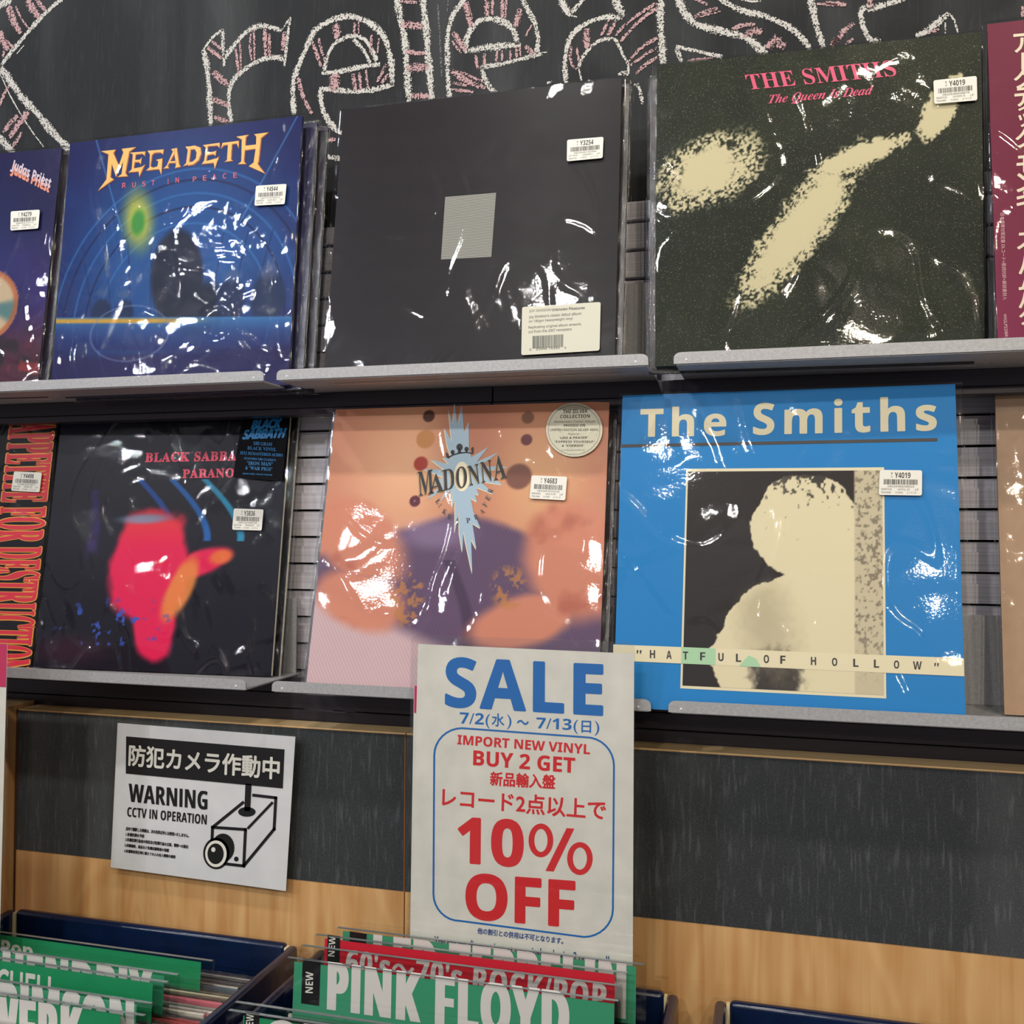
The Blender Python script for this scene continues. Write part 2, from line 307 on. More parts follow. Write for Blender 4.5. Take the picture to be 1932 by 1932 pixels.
letter(T(B_, [([(870, 1020), (860, 850), (865, 700)], 50), ([(865, 700), (920, 560), (990, 400), (1060, 270), (1180, 190), (1320, 145), (1450, 160), (1580, 230), (1670, 330), (1720, 480), (1740, 620), (1740, 760)], 52),
    ([(1760, 750), (1600, 790), (1430, 815), (1250, 800), (1095, 785)], 46), ([(1105, 800), (1110, 900), (1150, 1030), (1220, 1130), (1300, 1190)], 50), ([(1140, 640), (1160, 520), (1220, 400), (1300, 345), (1400, 320), (1500, 350), (1570, 460), (1605, 540)], 38),
    ([(1115, 650), (1300, 630), (1480, 590), (1635, 572)], 44), ([(1400, 350), (1490, 450), (1550, 565)], 34), ([(1100, 1370), (1200, 1400), (1290, 1415)], 50)]),
    T(B_, [([(1035, 370), (1110, 590)], 32), ([(1090, 340), (1110, 430), (1145, 540)], 26), ([(1240, 210), (1260, 340)], 64), ([(1410, 200), (1410, 310)], 30), ([(1445, 175), (1445, 300)], 14), ([(1560, 310), (1552, 480)], 28),
    ([(1625, 340), (1612, 470)], 18), ([(1230, 655), (1232, 810)], 92), ([(1395, 655), (1420, 810)], 38), ([(1450, 645), (1465, 790)], 30), ([(1510, 620), (1525, 780)], 22), ([(1690, 570), (1610, 730)], 28), ([(1705, 655), (1650, 740)], 32),
    ([(905, 690), (960, 880), (1030, 1010)], 38), ([(1120, 1250), (1240, 1240)], 38), ([(1120, 1290), (1160, 1320)], 20)]))
letter(T(C_, [([(50, -20), (90, 220), (140, 480), (160, 800), (185, 1110)], 74), ([(325, -20), (360, 300), (385, 600), (405, 850), (420, 1080)], 78)]),
    T(C_, [([(90, 15), (270, 25)], 36), ([(100, 265), (330, 280)], 72), ([(140, 555), (350, 575)], 46), ([(150, 730), (390, 715)], 84), ([(200, 1030), (400, 1025)], 56)]))
letter(T(C_, [([(790, -20), (680, 110), (620, 250), (590, 400), (590, 600), (595, 800), (615, 1060)], 56), ([(1380, -20), (1450, 100), (1530, 250), (1560, 420), (1550, 570)], 54), ([(795, 570), (790, 430), (850, 310), (930, 225), (1060, 200), (1180, 230), (1280, 300), (1330, 400), (1340, 480)], 66),
    ([(800, 545), (1000, 512), (1200, 490), (1380, 475)], 72), ([(940, 720), (1150, 690), (1350, 640), (1610, 572)], 46), ([(960, 720), (990, 850), (1060, 950), (1120, 990)], 54), ([(1600, 565), (1660, 560)], 16), ([(1660, 895), (1710, 870)], 30)]),
    T(C_, [([(780, 30), (850, 290)], 62), ([(810, 15), (860, 200)], 16), ([(1010, -10), (1020, 170)], 54), ([(1075, -10), (1075, 160)], 34), ([(1180, -10), (1180, 190)], 44), ([(1225, -10), (1210, 190)], 30), ([(1370, 90), (1320, 290)], 64),
    ([(1500, 260), (1430, 390)], 26), ([(650, 350), (790, 540)], 62), ([(640, 440), (740, 570)], 26), ([(890, 590), (920, 740)], 38), ([(990, 570), (990, 700)], 38), ([(1125, 540), (1115, 660)], 32), ([(1180, 540), (1180, 650)], 28), ([(1265, 540), (1265, 640)], 34),
    ([(1330, 500), (1332, 620)], 32), ([(1365, 490), (1375, 610)], 24), ([(1430, 490), (1510, 580)], 56), ([(640, 760), (820, 880), (1000, 940)], 64), ([(730, 770), (980, 880)], 28), ([(650, 890), (800, 910)], 40), ([(640, 960), (870, 985)], 34)]))
letter(T(D_, [([(880, -20), (950, 120), (1010, 240)], 104), ([(210, 1160), (190, 950), (210, 700), (300, 480), (450, 350), (650, 260), (850, 235), (1000, 240)], 76), ([(380, 960), (410, 860), (500, 720), (640, 590), (780, 545), (880, 540)], 56), ([(880, 540), (940, 620), (1010, 780), (1080, 900), (1070, 1060)], 44),
    ([(385, 930), (400, 1030), (425, 1130)], 28), ([(940, 1050), (1070, 1000)], 60), ([(1160, 1200), (1230, 1180)], 60), ([(1215, 1180), (1250, 1300), (1285, 1460)], 50), ([(1535, -20), (1530, 300), (1550, 600), (1570, 900)], 104)]),
    T(D_, [([(500, 400), (490, 540), (505, 680)], 92), ([(285, 640), (265, 800), (300, 920), (350, 980)], 44), ([(355, 660), (390, 870)], 34), ([(810, 270), (700, 500)], 44), ([(900, 290), (800, 500)], 66), ([(1480, 40), (1200, 220), (1020, 360), (905, 500)], 56), ([(1480, 100), (1200, 330), (970, 580)], 56),
    ([(1490, 530), (1250, 680), (1090, 860)], 56), ([(1480, 670), (1280, 790), (1110, 920)], 44), ([(1490, 800), (1330, 900), (1180, 1040)], 54)]))
letter(T(D_, [([(120, -20), (200, 120), (275, 215)], 92), ([(275, 190), (360, 90), (470, -20)], 64), ([(280, 220), (370, 240)], 30)]), [])
letter(T(E_, [([(220, -20), (310, 160), (420, 260), (600, 310), (800, 360), (950, 400), (1080, 500), (1170, 585)], 84), ([(660, -20), (830, 80), (960, 130), (1130, 165), (1300, 230), (1450, 310), (1560, 420), (1650, 530)], 64), ([(200, 500), (350, 530), (500, 565), (700, 612)], 46), ([(205, 520), (265, 670)], 52), ([(900, -10), (1000, 15), (1110, 10)], 30)]),
    T(E_, [([(310, 655), (600, 622)], 34), ([(400, -10), (540, 50)], 34), ([(400, 180), (520, 125), (650, 90)], 50), ([(440, 180), (680, 122)], 24), ([(800, 315), (900, 275), (1050, 258)], 50), ([(920, 390), (1050, 330), (1120, 350)], 78), ([(1180, 510), (1270, 430), (1310, 480), (1380, 485)], 110)]))
letter(T(E_, [([(1640, -20), (1680, 160), (1730, 350), (1785, 510)], 76)]), T(E_, [([(1710, 40), (1932, 55)], 34), ([(1870, 490), (1940, 400)], 70)]))
letter(T(F_, [([(460, 60), (345, 90), (340, 200), (390, 340), (450, 400), (530, 400)], 62), ([(400, 100), (550, 50), (770, -10)], 60), ([(870, 355), (1000, 290), (1120, 190), (1195, 130)], 72), ([(1200, 130), (1250, 200), (1285, 320)], 26), ([(1160, 220), (1160, 330)], 22)]),
    T(F_, [([(-10, 25), (190, 45)], 46), ([(410, -10), (435, 70)], 56), ([(60, 440), (150, 320), (270, 230)], 56), ([(180, 435), (260, 380)], 34), ([(1000, 325), (1100, 285)], 34), ([(1915, 60), (1922, 165)], 40)]))
chalk('chalk_smudge', fb, .0004, T(C_, [([(490, 50), (510, 400), (530, 820)], 24), ([(600, 0), (590, 120)], 18)]), M_smudge, board)
# slat wall
fs = Frame((-2.0, YW, -.26)); sw = thing('slatwall_panel', 'grey metal slatwall with dark slots behind the record ledges', 'slatwall', fs)
boxes('backing', [(0, 3.2, .016, .02, -.12, .63)], M_dark, sw)
slat = None
for k in range(20):
    bot = (.3399-.0314*k+.0012)*KW+.26
    if k == 0: boxes('slat', [(0, 3.2, 0, .012, bot, .361*KW+.2595)], M_slat, sw); continue
    if k == 1:
        slat = boxes('slat', [(0, 3.2, 0, .012, 0, .0200), (0, 3.2, .006, .015, .0201, .0300)], M_slat, sw); slat.location.z = bot; continue
    o = slat.copy(); COL.objects.link(o); o.parent = sw; o.location.z = bot
# dark rails under the ledges
fr = Frame((-2.0, 1.015, .14)); rl = thing('shelf_rail', 'dark metal rail running between the two rows of records', 'rail', fr)
for a, b in ((0, 1.7), (1.7015, 3.2)): boxes('rail_section', [(a, b, .004, .0245, .004, .0215), (a, b, 0, .0245, -.004, .0035)], M_rail, rl, .0008)
fr = Frame((-2.0, 1.035, -.24)); rl = thing('shelf_rail', 'dark grooved metal rail between the lower record ledge and the wooden panel', 'rail', fr)
for z0, z1, y in ((0, .032, .0), (.033, .050, .001), (.051, .0695, .002)): boxes('rail_section', [(0, 3.2, y, .0045, z0, z1)], M_rail, rl, .0005)
# ledges (trays)
def ledge(x0, x1, ztop, zback, lab, grp):
    f = Frame((x0, .93, ztop-.011)); t = thing('record_ledge', lab, 'shelf', f, grp); W = x1-x0
    c = [Vector((0, .011)), Vector((W, .011)), Vector((W, 0)), Vector((0, 0))]
    V, F = prism([rquad(c, .007/W, .5, 5, (1, 1, 0, 0))], -.0018, 0); raw('lip', V, F, M_tray, t)
    boxes('tray', [(.002, W-.002, .0018, .126, -.0012, .0008)], M_tray, t, .0003)
    boxes('back_plate', [(.006, W-.006, .1235, .126, .0008, zback*1.0163-ztop+.011)], M_tray, t, .0005)
    for xx in (.012, W-.012):
        bm = bmesh.new(); bmesh.ops.create_uvsphere(bm, u_segments=10, v_segments=6, radius=.0013)
        for v in bm.verts: v.co = Vector((v.co.x+xx, v.co.y*.5, v.co.z+.0035))
        me = bpy.data.meshes.new('rivet'); bm.to_mesh(me); bm.free(); link('rivet', me, M_slat, t)
for x0, x1, lab in ((-1.33, -.5300, 'grey metal ledge holding the two dark blue records at upper left'), (-.5143, -.1171, 'grey metal ledge holding the plain black record'), (-.0928, .62, 'grey metal ledge holding the dark green and maroon records')):
    ledge(x0, x1, .1737, .2707, lab, 'upper record ledges')
for x0, x1, lab in ((-1.33, -.5471, 'grey metal ledge holding the black records at lower left'), (-.5161, -.1140, 'grey metal ledge holding the peach coloured record'), (-.0974, .62, 'grey metal ledge holding the bright blue record')):
    ledge(x0, x1, -.1583, -.078, lab, 'lower record ledges')
# ---------------------------------------------------------------- record covers
G = {}
def art(n, fn, W, H):
    """printed cover picture as colours on a fine grid"""
    u, v = np.meshgrid(np.linspace(0, 1, n), np.linspace(0, 1, n)); c = fn(u, v)
    return u, v, c
def mixc(c, col, a): return c*(1-a[..., None])+np.array(col, float)*a[..., None]
def vnoise(u, v, s, seed):
    rng = np.random.RandomState(seed); out = np.zeros_like(u); amp = 1
    for o in range(4):
        k = int(s*2**o)+2; g = rng.rand(k+1, k+1); x = (u%1.0001)*(k-1); y = (v%1.0001)*(k-1); i = x.astype(int); j = y.astype(int); fx = x-i; fy = y-j; fx = fx*fx*(3-2*fx); fy = fy*fy*(3-2*fy)
        out += amp*((g[j, i]*(1-fx)+g[j, i+1]*fx)*(1-fy)+(g[j+1, i]*(1-fx)+g[j+1, i+1]*fx)*fy); amp *= .5
    return out/1.875
def sst(x, a, b): t = np.clip((x-a)/(b-a), 0, 1); return t*t*(3-2*t)
def blob(u, v, cx, cy, rx, ry, rot=0, soft=.3, n=None, na=.3):
    a = math.radians(rot); x = (u-cx)*math.cos(a)+(v-cy)*math.sin(a); y = -(u-cx)*math.sin(a)+(v-cy)*math.cos(a)
    r = np.sqrt((x/rx)**2+(y/ry)**2)
    if n is not None: r = r+(n-.5)*2*na
    return 1-sst(r, 1-soft, 1+soft)
def full(u, c): return np.ones(u.shape+(3,))*np.array(c, float)
def a_blade(u, v):
    n = vnoise(u, v, 4, 1); c = full(u, (24, 20, 68)); c = mixc(c, (66, 36, 120), sst(1-v, .25, .6)*n*1.3); c = mixc(c, (38, 60, 110), blob(u, v, .62, .55, .3, .3, 0, .8)*.5)
    c = mixc(c, (70, 24, 40), sst(1-v, .62, .85)*.9); c = mixc(c, (24, 16, 24), sst(vnoise(u, v, 14, 5), .45, .7)*sst(1-v, .7, .85)); c = mixc(c, (150, 40, 40), sst(vnoise(u, v, 18, 7), .55, .7)*sst(1-v, .75, .9)*.7)
    r = np.sqrt((u-.73)**2+(v-.36)**2); d = 1-sst(r, .145, .15); ang = np.arctan2(v-.36, u-.73)
    c = mixc(c, (190, 170, 140), d); c = mixc(c, (60, 110, 120), d*sst(np.cos(ang*3+.6), .1, .9)*.8); c = mixc(c, (170, 90, 50), (sst(r, .12, .135)*d)*.8); return c
def a_gold(u, v):
    c = full(u, (22, 28, 84)); n = vnoise(u, v, 3, 2)
    c = mixc(c, (24, 84, 150), blob(u, v, .5, .5, .44, .42, 0, .6)*.85); c = mixc(c, (26, 92, 160), sst(n, .5, .8)*.4)
    for k, rr in enumerate((.56, .52, .47, .42, .36)):
        r = np.sqrt((u-.55)**2+((v-.25)*.95)**2); c = mixc(c, (14, 24, 66) if k % 2 else (44, 104, 170), (1-sst(np.abs(r-rr), .002, .006))*.7)
    for k in range(9):
        x0 = .16+.085*k; c = mixc(c, (16, 40, 92), (1-sst(np.abs(u-x0-(v-.3)*.06*(k-4)), .002, .005))*(v > .28)*(v < .58)*.5)
    for x0, x1 in ((.12, .36), (.98, .64)):
        t = (1-v)/.62; c = mixc(c, (60, 120, 180), (1-sst(np.abs(u-(x0+(x1-x0)*t)), .002, .005))*(v > .62)*.7)
    dark = np.maximum(blob(u, v, .52, .42, .11, .19, 6, .12), blob(u, v, .62, .3, .12, .1, 0, .3)); c = mixc(c, (14, 22, 48), dark)
    c = mixc(c, (205, 200, 60), blob(u, v, .335, .66, .055, .1, 10, .8)*.9); c = mixc(c, (60, 140, 60), blob(u, v, .335, .65, .03, .05, 0, .4))
    for x0, y0, s in ((.2, .36, .8), (.3, .35, .8), (.75, .38, 1.1), (.9, .38, 1.25)):
        c = mixc(c, (18, 38, 78), blob(u, v, x0, y0-.06, .055*s, .075*s, 0, .2)); c = mixc(c, (96, 100, 130), blob(u, v, x0, y0+.03*s, .03*s, .02*s, 0, .6)*.5)
    y = .285-.05*(u-.2); band = sst(v, y-.13, y-.12)*(1-sst(v, y, y+.006)); t = np.clip((y-v)/.13, 0, 1)
    c = mixc(c, (50, 110, 170), band*(1-t)); c = mixc(c, (28, 40, 100), band*t); c = mixc(c, (190, 150, 60), band*(1-sst(np.abs(t-.08), .03, .1))*sst(.72-u, 0, .3))
    c = mixc(c, (32, 24, 78), (1-sst(v, .12, .16))*.8); c = mixc(c, (120, 130, 170), (1-sst(np.abs(np.sqrt((u-.33)**2+((v-.22)*1.6)**2)-.17), .002, .007))*.5)
    return c
def a_line(u, v): n = vnoise(u, v*8, 3, 3); return mixc(full(u, (36, 33, 37)), (48, 44, 48), n*.5)
def a_green(u, v):
    n = vnoise(u, v, 30, 4); n2 = vnoise(u, v, 5, 9); c = full(u, (38, 45, 34)); c = mixc(c, (26, 34, 28), sst(n2, .4, .7)*.7)
    h = sst(vnoise(u, v, 150, 12), .3, .65); cream = (212, 203, 165)
    m = np.maximum(blob(u, v, .17, .63, .15, .10, 22, .9, n, .25)*.9, blob(u, v, .46, .43, .26, .072, 52, .8, n, .22)); m = np.maximum(m, blob(u, v, .64, .645, .14, .035, 18, .5, n, .3))
    m = np.maximum(m, blob(u, v, .88, .77, .1, .045, 62, .45, n, .25)); m = np.maximum(m, blob(u, v, .34, .26, .07, .03, 20, .8, n, .4)*.8)
    g = sst(m*1.0+(h-.5)*.7*(1-np.abs(2*m-1)), .3, .7); return mixc(c, cream, g)
def a_maroon(u, v): return mixc(full(u, (112, 34, 62)), (136, 46, 84), vnoise(u, v, 3, 6)*sst(1-v, .3, 1))
def a_red(u, v): return full(u, (22, 20, 26))
def a_pink(u, v):
    n = vnoise(u, v, 7, 8); c = full(u, (27, 27, 38)); c = mixc(c, (20, 18, 30), sst(1-v, .4, .8)); c = mixc(c, (52, 34, 110), (1-sst(np.abs(u-.2), .01, .04))*sst(vnoise(u, v, 12, 3), .4, .7)*(v > .35)*(v < .7)*.7)
    for x0, a, col in ((.36, .2, (34, 74, 150)), (.5, .2, (36, 96, 170)), (.64, .22, (48, 140, 180))):
        x = x0+.22*np.sin(np.clip((.76-v)/.24, 0, 1)*1.4)*.9; c = mixc(c, col, (1-sst(np.abs(u-x), .008, .022))*(v < .74)*(v > .5))
    r = blob(u, v, .46, .4, .17, .22, -8, .12, n, .2); r = np.maximum(r, blob(u, v, .5, .17, .09, .13, 8, .15, n, .2)); r = np.maximum(r, blob(u, v, .68, .42, .13, .05, 18, .25, n, .2)); c = mixc(c, (224, 32, 84), r)
    c = mixc(c, (225, 60, 60), r*sst(v, .45, .6)*.8); c = mixc(c, (232, 140, 70), blob(u, v, .6, .32, .05, .13, -24, .3, n, .2)*.9); c = mixc(c, (230, 110, 60), blob(u, v, .76, .44, .05, .03, 10, .4, n, .2))
    c = mixc(c, (120, 160, 190), blob(u, v, .42, .585, .1, .018, 2, .6)*.8); c = mixc(c, (60, 90, 190), sst(vnoise(u, v, 40, 21), .68, .8)*blob(u, v, .3, .16, .28, .1, 0, .6)); return mixc(c, (90, 40, 60), blob(u, v, .15, .07, .15, .05, 0, .8)*.4)
def a_peach(u, v):
    n = vnoise(u, v, 4, 11); c = full(u, (206, 140, 112)); c = mixc(c, (238, 188, 148), blob(u, v, .32, .78, .2, .22, 0, .9)*.8); c = mixc(c, (236, 196, 140), blob(u, v, .78, .72, .14, .2, 0, .8)*.5)
    c = mixc(c, (150, 84, 70), blob(u, v, .5, .93, .1, .3, 0, .9)*.35); tw = .5+.5*np.sin((u*1.0+v*.55)*520)
    den = sst(.62-.16*np.abs(u-.5)*2-v+.05*n, 0, .04); c = mixc(c, (104, 82, 112), den); c = mixc(c, (84, 66, 88), den*tw*.35); c = mixc(c, (70, 54, 78), den*(1-sst(np.abs(u-.5-.06*np.sin(v*8)), .01, .03))*(v < .45)*.7)
    pal = sst(.26-v-(u-.15)*.38, -.05, .02); c = mixc(c, (214, 186, 188), pal); c = mixc(c, (176, 140, 156), pal*tw*.4)
    skin = np.maximum(blob(u, v, .13, .52, .2, .12, -38, .22, n, .2), blob(u, v, .17, .3, .17, .1, -20, .22, n, .2)); skin = np.maximum(skin, np.maximum(blob(u, v, .92, .45, .17, .2, 20, .22, n, .2), blob(u, v, .74, .25, .2, .08, 18, .25, n, .2)))
    c = mixc(c, (212, 138, 112), skin*.95); c = mixc(c, (168, 92, 76), skin*sst(vnoise(u, v, 8, 31), .55, .8)*.6)
    for x, y, r, col in ((.36, .965, .022, (90, 60, 50)), (.355, .88, .034, (200, 140, 90)), (.345, .79, .026, (170, 66, 52)), (.335, .655, .02, (100, 44, 58)), (.72, .95, .022, (140, 100, 80)), (.72, .87, .02, (110, 60, 64)), (.7, .74, .045, (130, 86, 74))):
        c = mixc(c, col, blob(u, v, x, y, r, r, 0, .15))
    c = mixc(c, (190, 130, 80), sst(vnoise(u, v, 46, 17), .5, .62)*np.maximum(blob(u, v, .335, .32, .06, .1, 0, .2), blob(u, v, .69, .36, .06, .07, 0, .3))*.8)
    c = mixc(c, (190, 170, 210), blob(u, v, .42, .54, .12, .05, 0, .6)*.35); return c
def a_blue(u, v): return full(u, (38, 132, 200))
def a_tan(u, v): return mixc(full(u, (188, 158, 130)), (176, 144, 118), vnoise(u, v, 40, 13))
def cover(name, fr, root, W, H, fn, n, m, d=.0003):
    u, v, c = art(n, fn, W, H); V = np.stack([u.ravel()*W, np.full(u.size, -d), v.ravel()*H], -1)
    i = np.arange(n*n).reshape(n, n); F = np.stack([i[:-1, :-1], i[:-1, 1:], i[1:, 1:], i[1:, :-1]], -1).reshape(-1, 4)
    me = bpy.data.meshes.new(name); me.vertices.add(len(V)); me.vertices.foreach_set('co', V.ravel()); me.loops.add(F.size); me.loops.foreach_set('vertex_index', F.ravel().astype(np.int32))
    me.polygons.add(len(F)); me.polygons.foreach_set('loop_start', np.arange(0, F.size, 4, dtype=np.int32)); me.update(calc_edges=True)
    a = me.color_attributes.new('print', 'FLOAT_COLOR', 'POINT'); s = np.clip(c.reshape(-1, 3)/255, 0, 1); l = np.where(s <= .04045, s/12.92, ((s+.055)/1.055)**2.4)
    a.data.foreach_set('color', np.concatenate([l, np.ones((len(l), 1))], 1).ravel().astype(np.float32)); return link(name, me, m, root)
def film(fr, root, W, H, m, ml=.004, mr=.004, mt=.003, mb=.001, th=.006, amp=.0009, seed=0, n=56):
    """clear outer sleeve: wavy front sheet plus its sides and back"""
    er = .0045; a_ = [er/W*(k/5)**1.5 for k in range(6)]; ax = np.array(a_+list(np.linspace(er/W, 1-er/W, n))[1:-1]+[1-k for k in a_[::-1]]); n = len(ax)
    u, v = np.meshgrid(ax, ax); h = (vnoise(u, v, 3, seed+1)-.2)*1.2+(vnoise(u, v, 7, seed+2)-.2)*.5; e = np.minimum(np.minimum(u, 1-u), np.minimum(v, 1-v)); f = sst(e, 0, .08)
    du = np.minimum(u, 1-u)*W; roll = np.clip(1-du/er, 0, 1); roll = 1-np.sqrt(np.clip(1-roll**2, 0, 1)); wob = .6+.5*vnoise(u, v, 11, seed+5)
    x = -ml+u*(W+ml+mr); z = -mb+v*(H+mb+mt); y = -(.0012+amp*h*f)+roll*.0035*wob
    V = np.stack([x.ravel(), y.ravel(), z.ravel()], -1).tolist(); i = np.arange(n*n).reshape(n, n)
    F = np.stack([i[:-1, :-1], i[:-1, 1:], i[1:, 1:], i[1:, :-1]], -1).reshape(-1, 4).tolist()
    ring = list(i[0, :])+list(i[1:, -1])+list(i[-1, -2::-1])+list(i[-2:0:-1, 0]); b = len(V)
    for k in ring: V.append([V[k][0], th+.0012, V[k][2]])
    R = len(ring)
    for k in range(R): F.append([int(ring[(k+1) % R]), int(ring[k]), b+k, b+(k+1) % R])
    return raw('plastic_sleeve', V, F, m, root, True)
def sleeve(root, W, H, th, m, edge=None):
    boxes('sleeve', [(0, W, 0, th, 0, H)], m, root, .0006, 2)
    if edge: boxes('board_edge', [(W, W+.0004, .0006, th-.0006, .001, H-.001)], edge, root)
BARS = [1, 0, 1, 1, 0, 0, 1, 0, 1, 1, 0, 1, 0, 1, 1, 0, 0, 1, 1, 0, 1, 0, 0, 1, 0, 1, 1, 0, 1, 0, 1, 1, 1, 0, 0, 1, 0, 1, 1, 0, 1, 0, 0, 1, 1, 0, 1, 1, 0, 1, 0, 1]
def barcode(q, s0, s1, t0, t1, seed=0):
    TL, TR, BR, BL = q; rnd = random.Random(seed); P = lambda s, t: (TL*(1-s)+TR*s)*(1-t)+(BL*(1-s)+BR*s)*t
    polys = []; x = s0; k = 0
    while x < s1-.004:
        wdt = rnd.choice((.008, .008, .014, .02)); a, b = x, min(x+wdt, s1); polys.append([P(a, t1), P(b, t1), P(b, t0), P(a, t0)]); x = b+rnd.choice((.007, .007, .012, .018))
    return polys
def price(fr, root, corners, yen, l1, l2, l3, d=.0036, seed=0):
    q = [fr.uv(p, d) for p in corners]; o = plate('price_label', [rquad(q, .05, .08)], d-.0003, d, M_white, root)
    o['label'] = 'white barcode price label'
    plate('barcode', barcode(q, .1, .9, .37, .58, seed), d+.00005, d+.00005, M_black, o)
    TL, TR, BR, BL = q; VV, FF = [], []
    def put(s, st, s0, s1, t0, t1, ft=0):
        Gv, F, _ = glyphs(s, st); offs = [(0, 0)]+([(ft, 0), (-ft, 0), (0, ft), (0, -ft)] if ft else [])
        for ou, ov in offs:
            b = len(VV)
            for g in Gv:
                a = s0+(s1-s0)*g[0]; t = t1+(t0-t1)*g[1]; p = (TL*(1-a)+TR*a)*(1-t)+(BL*(1-a)+BR*a)*t; VV.append((p.x+ou, -d-.0001, p.y+ov))
            FF.extend([[b+k for k in f] for f in F])
    put('Y'+yen, 'bold', .36, .73, .09, .32); put('税', 'plain', .27, .31, .09, .18); put('込', 'plain', .27, .31, .21, .3)
    put(l1, 'sans', .2, .82, .61, .69); put(l2[0], 'sans', .05, .3, .73, .81); put(l2[1], 'sans', .44, .72, .73, .81); put('LP', 'sans', .84, .92, .73, .81)
    put(l3[0], 'sans', .05, .28, .86, .93); put(l3[1], 'sans', .38, .56, .86, .93); put(l3[2], 'sans', .66, .86, .86, .93)
    raw('price_lettering', VV, FF, M_black, o)
M_art = attr_mat('printed_cover', .35); M_artspeck = attr_mat('printed_cover_speckled', .4, .5)
def record(key, label, bl, yaw, lean, W, H, fn, n, edge, filmkw, back=(), m=None, roll=0, th=.004, group='records facing forward on the ledges', spine=None):
    fr = Frame(bl, yaw, lean, roll); root = thing('vinyl_record', label, 'record', fr, group)
    sleeve(root, W, H, th, sleeve_mats(edge), spine); cover('cover_print', fr, root, W, H, fn, n, m or M_art)
    if filmkw: film(fr, root, W, H, **filmkw)
    for k, (dx, dy, dz, col, lab, dl) in enumerate(back):
        o2 = fr.o+fr.X*dx-fr.N*dy+fr.U*dz-Vector((0, 0, Z0)); f2 = Frame(o2, yaw, lean+dl, roll)
        r2 = thing('vinyl_record', lab, 'record', f2, 'records tucked behind the front ones'); sleeve(r2, W, H, .0045, sleeve_mats(col), spine); film(f2, r2, W, H, M_film_edge, th=.006, n=12, seed=k+3, amp=.0005)
    G[key] = (fr, root); return fr, root
M_film_edge = film_mat('sleeve_edge_film', 60, .003, .0004, .08)
ZU, ZL = .1640, -.1670
IV = (226, 218, 196)
# --- upper row
fr, r = record('blade', 'navy and purple record at the far upper left with a pale disc on its cover', (-1.1673, .9475, ZU), 3.23, 7.15, .315, .315, a_blade, 150, (30, 24, 50), dict(m=M_film, ml=.004, mr=.006, seed=1),
    [(.008, .0075, -.002, (40, 32, 52), 'edge of the copy tucked behind the navy and purple record', .2)])
c = C(17.56, 0, 280); text('band_lettering', fr, .0007, [('Judas Priest', 'boldit', *c((340, 900), (1620, 1560), (400, 480)))], mat('orange_chrome', (226, 140, 110), .4), r, .03)
text('band_lettering', fr, .0010, [('Judas Priest', 'boldit', *c((340, 760), (1660, 1420), (400, 330)))], mat('silver_chrome', (205, 190, 205), .4), r, .015)
price(fr, r, [(20.3, 398.7), (75, 395.5), (72, 431), (19.6, 435)], '4279', '0886976729110', ('JUDAS PRI', 'PAINKILLE'), ('88697672911', '15 H/M', '2 111 0'), seed=1)
fr, r = record('gold', 'dark blue record with gold lettering, second from the left in the upper row', (-.837, .9703, ZU), .03, 4.93, .315, .315, a_gold, 260, (24, 30, 80), dict(m=M_film, ml=.003, mr=.004, seed=2, amp=.0009),
    [(.012, .010, -.003, (26, 28, 66), 'first dark blue copy behind the gold-lettered blue record', .5), (.021, .018, -.005, (28, 26, 44), 'second dark copy behind the gold-lettered blue record, nearest the wall', .8)])
mg = C(5.367, 170, 230)
MEGA = [[(110, 298), (262, 280), (240, 318), (292, 440), (335, 310), (320, 272), (468, 255), (400, 305), (362, 520), (385, 552), (275, 560), (318, 528), (335, 400), (262, 560), (222, 430), (210, 560), (242, 585), (80, 700), (165, 580), (185, 330)],
    [(400, 312), (562, 298), (555, 345), (530, 325), (465, 332), (460, 385), (505, 380), (525, 355), (515, 430), (495, 410), (455, 410), (445, 470), (520, 455), (560, 430), (535, 480), (500, 560), (490, 505), (385, 515), (420, 480), (432, 330)],
    [(580, 292), (748, 278), (740, 330), (715, 312), (650, 318), (630, 340), (615, 450), (640, 462), (680, 450), (690, 400), (665, 385), (735, 368), (722, 540), (700, 482), (565, 495), (600, 460), (605, 330)],
    [(820, 275), (860, 266), (870, 300), (790, 445), (800, 470), (742, 475), (775, 440), (838, 300)], [(842, 272), (880, 262), (905, 430), (920, 455), (858, 470), (868, 440), (850, 300)], [(800, 400), (880, 392), (884, 415), (795, 422)],
    [(965, 250), (1025, 246), (1005, 430), (942, 450), (972, 415), (988, 285)], [(1010, 246), (1060, 238), (1120, 260), (1128, 320), (1105, 390), (1050, 435), (990, 445), (995, 410), (1040, 400), (1070, 370), (1078, 310), (1060, 278), (1015, 285)],
    [(1140, 235), (1315, 210), (1312, 265), (1290, 242), (1195, 250), (1190, 310), (1250, 300), (1280, 290), (1270, 345), (1250, 330), (1190, 338), (1180, 395), (1285, 365), (1308, 348), (1262, 480), (1252, 418), (1128, 430), (1155, 390), (1170, 260)],
    [(1340, 212), (1508, 190), (1505, 270), (1485, 222), (1440, 228), (1430, 380), (1450, 395), (1360, 408), (1385, 385), (1395, 235), (1355, 240), (1325, 275)],
    [(1480, 150), (1608, 130), (1580, 160), (1575, 240), (1680, 228), (1682, 150), (1660, 125), (1810, 105), (1735, 165), (1710, 400), (1700, 425), (1740, 480), (1775, 525), (1605, 450), (1655, 410), (1675, 275), (1570, 290), (1560, 400), (1582, 428), (1495, 430), (1530, 400), (1535, 180)]]
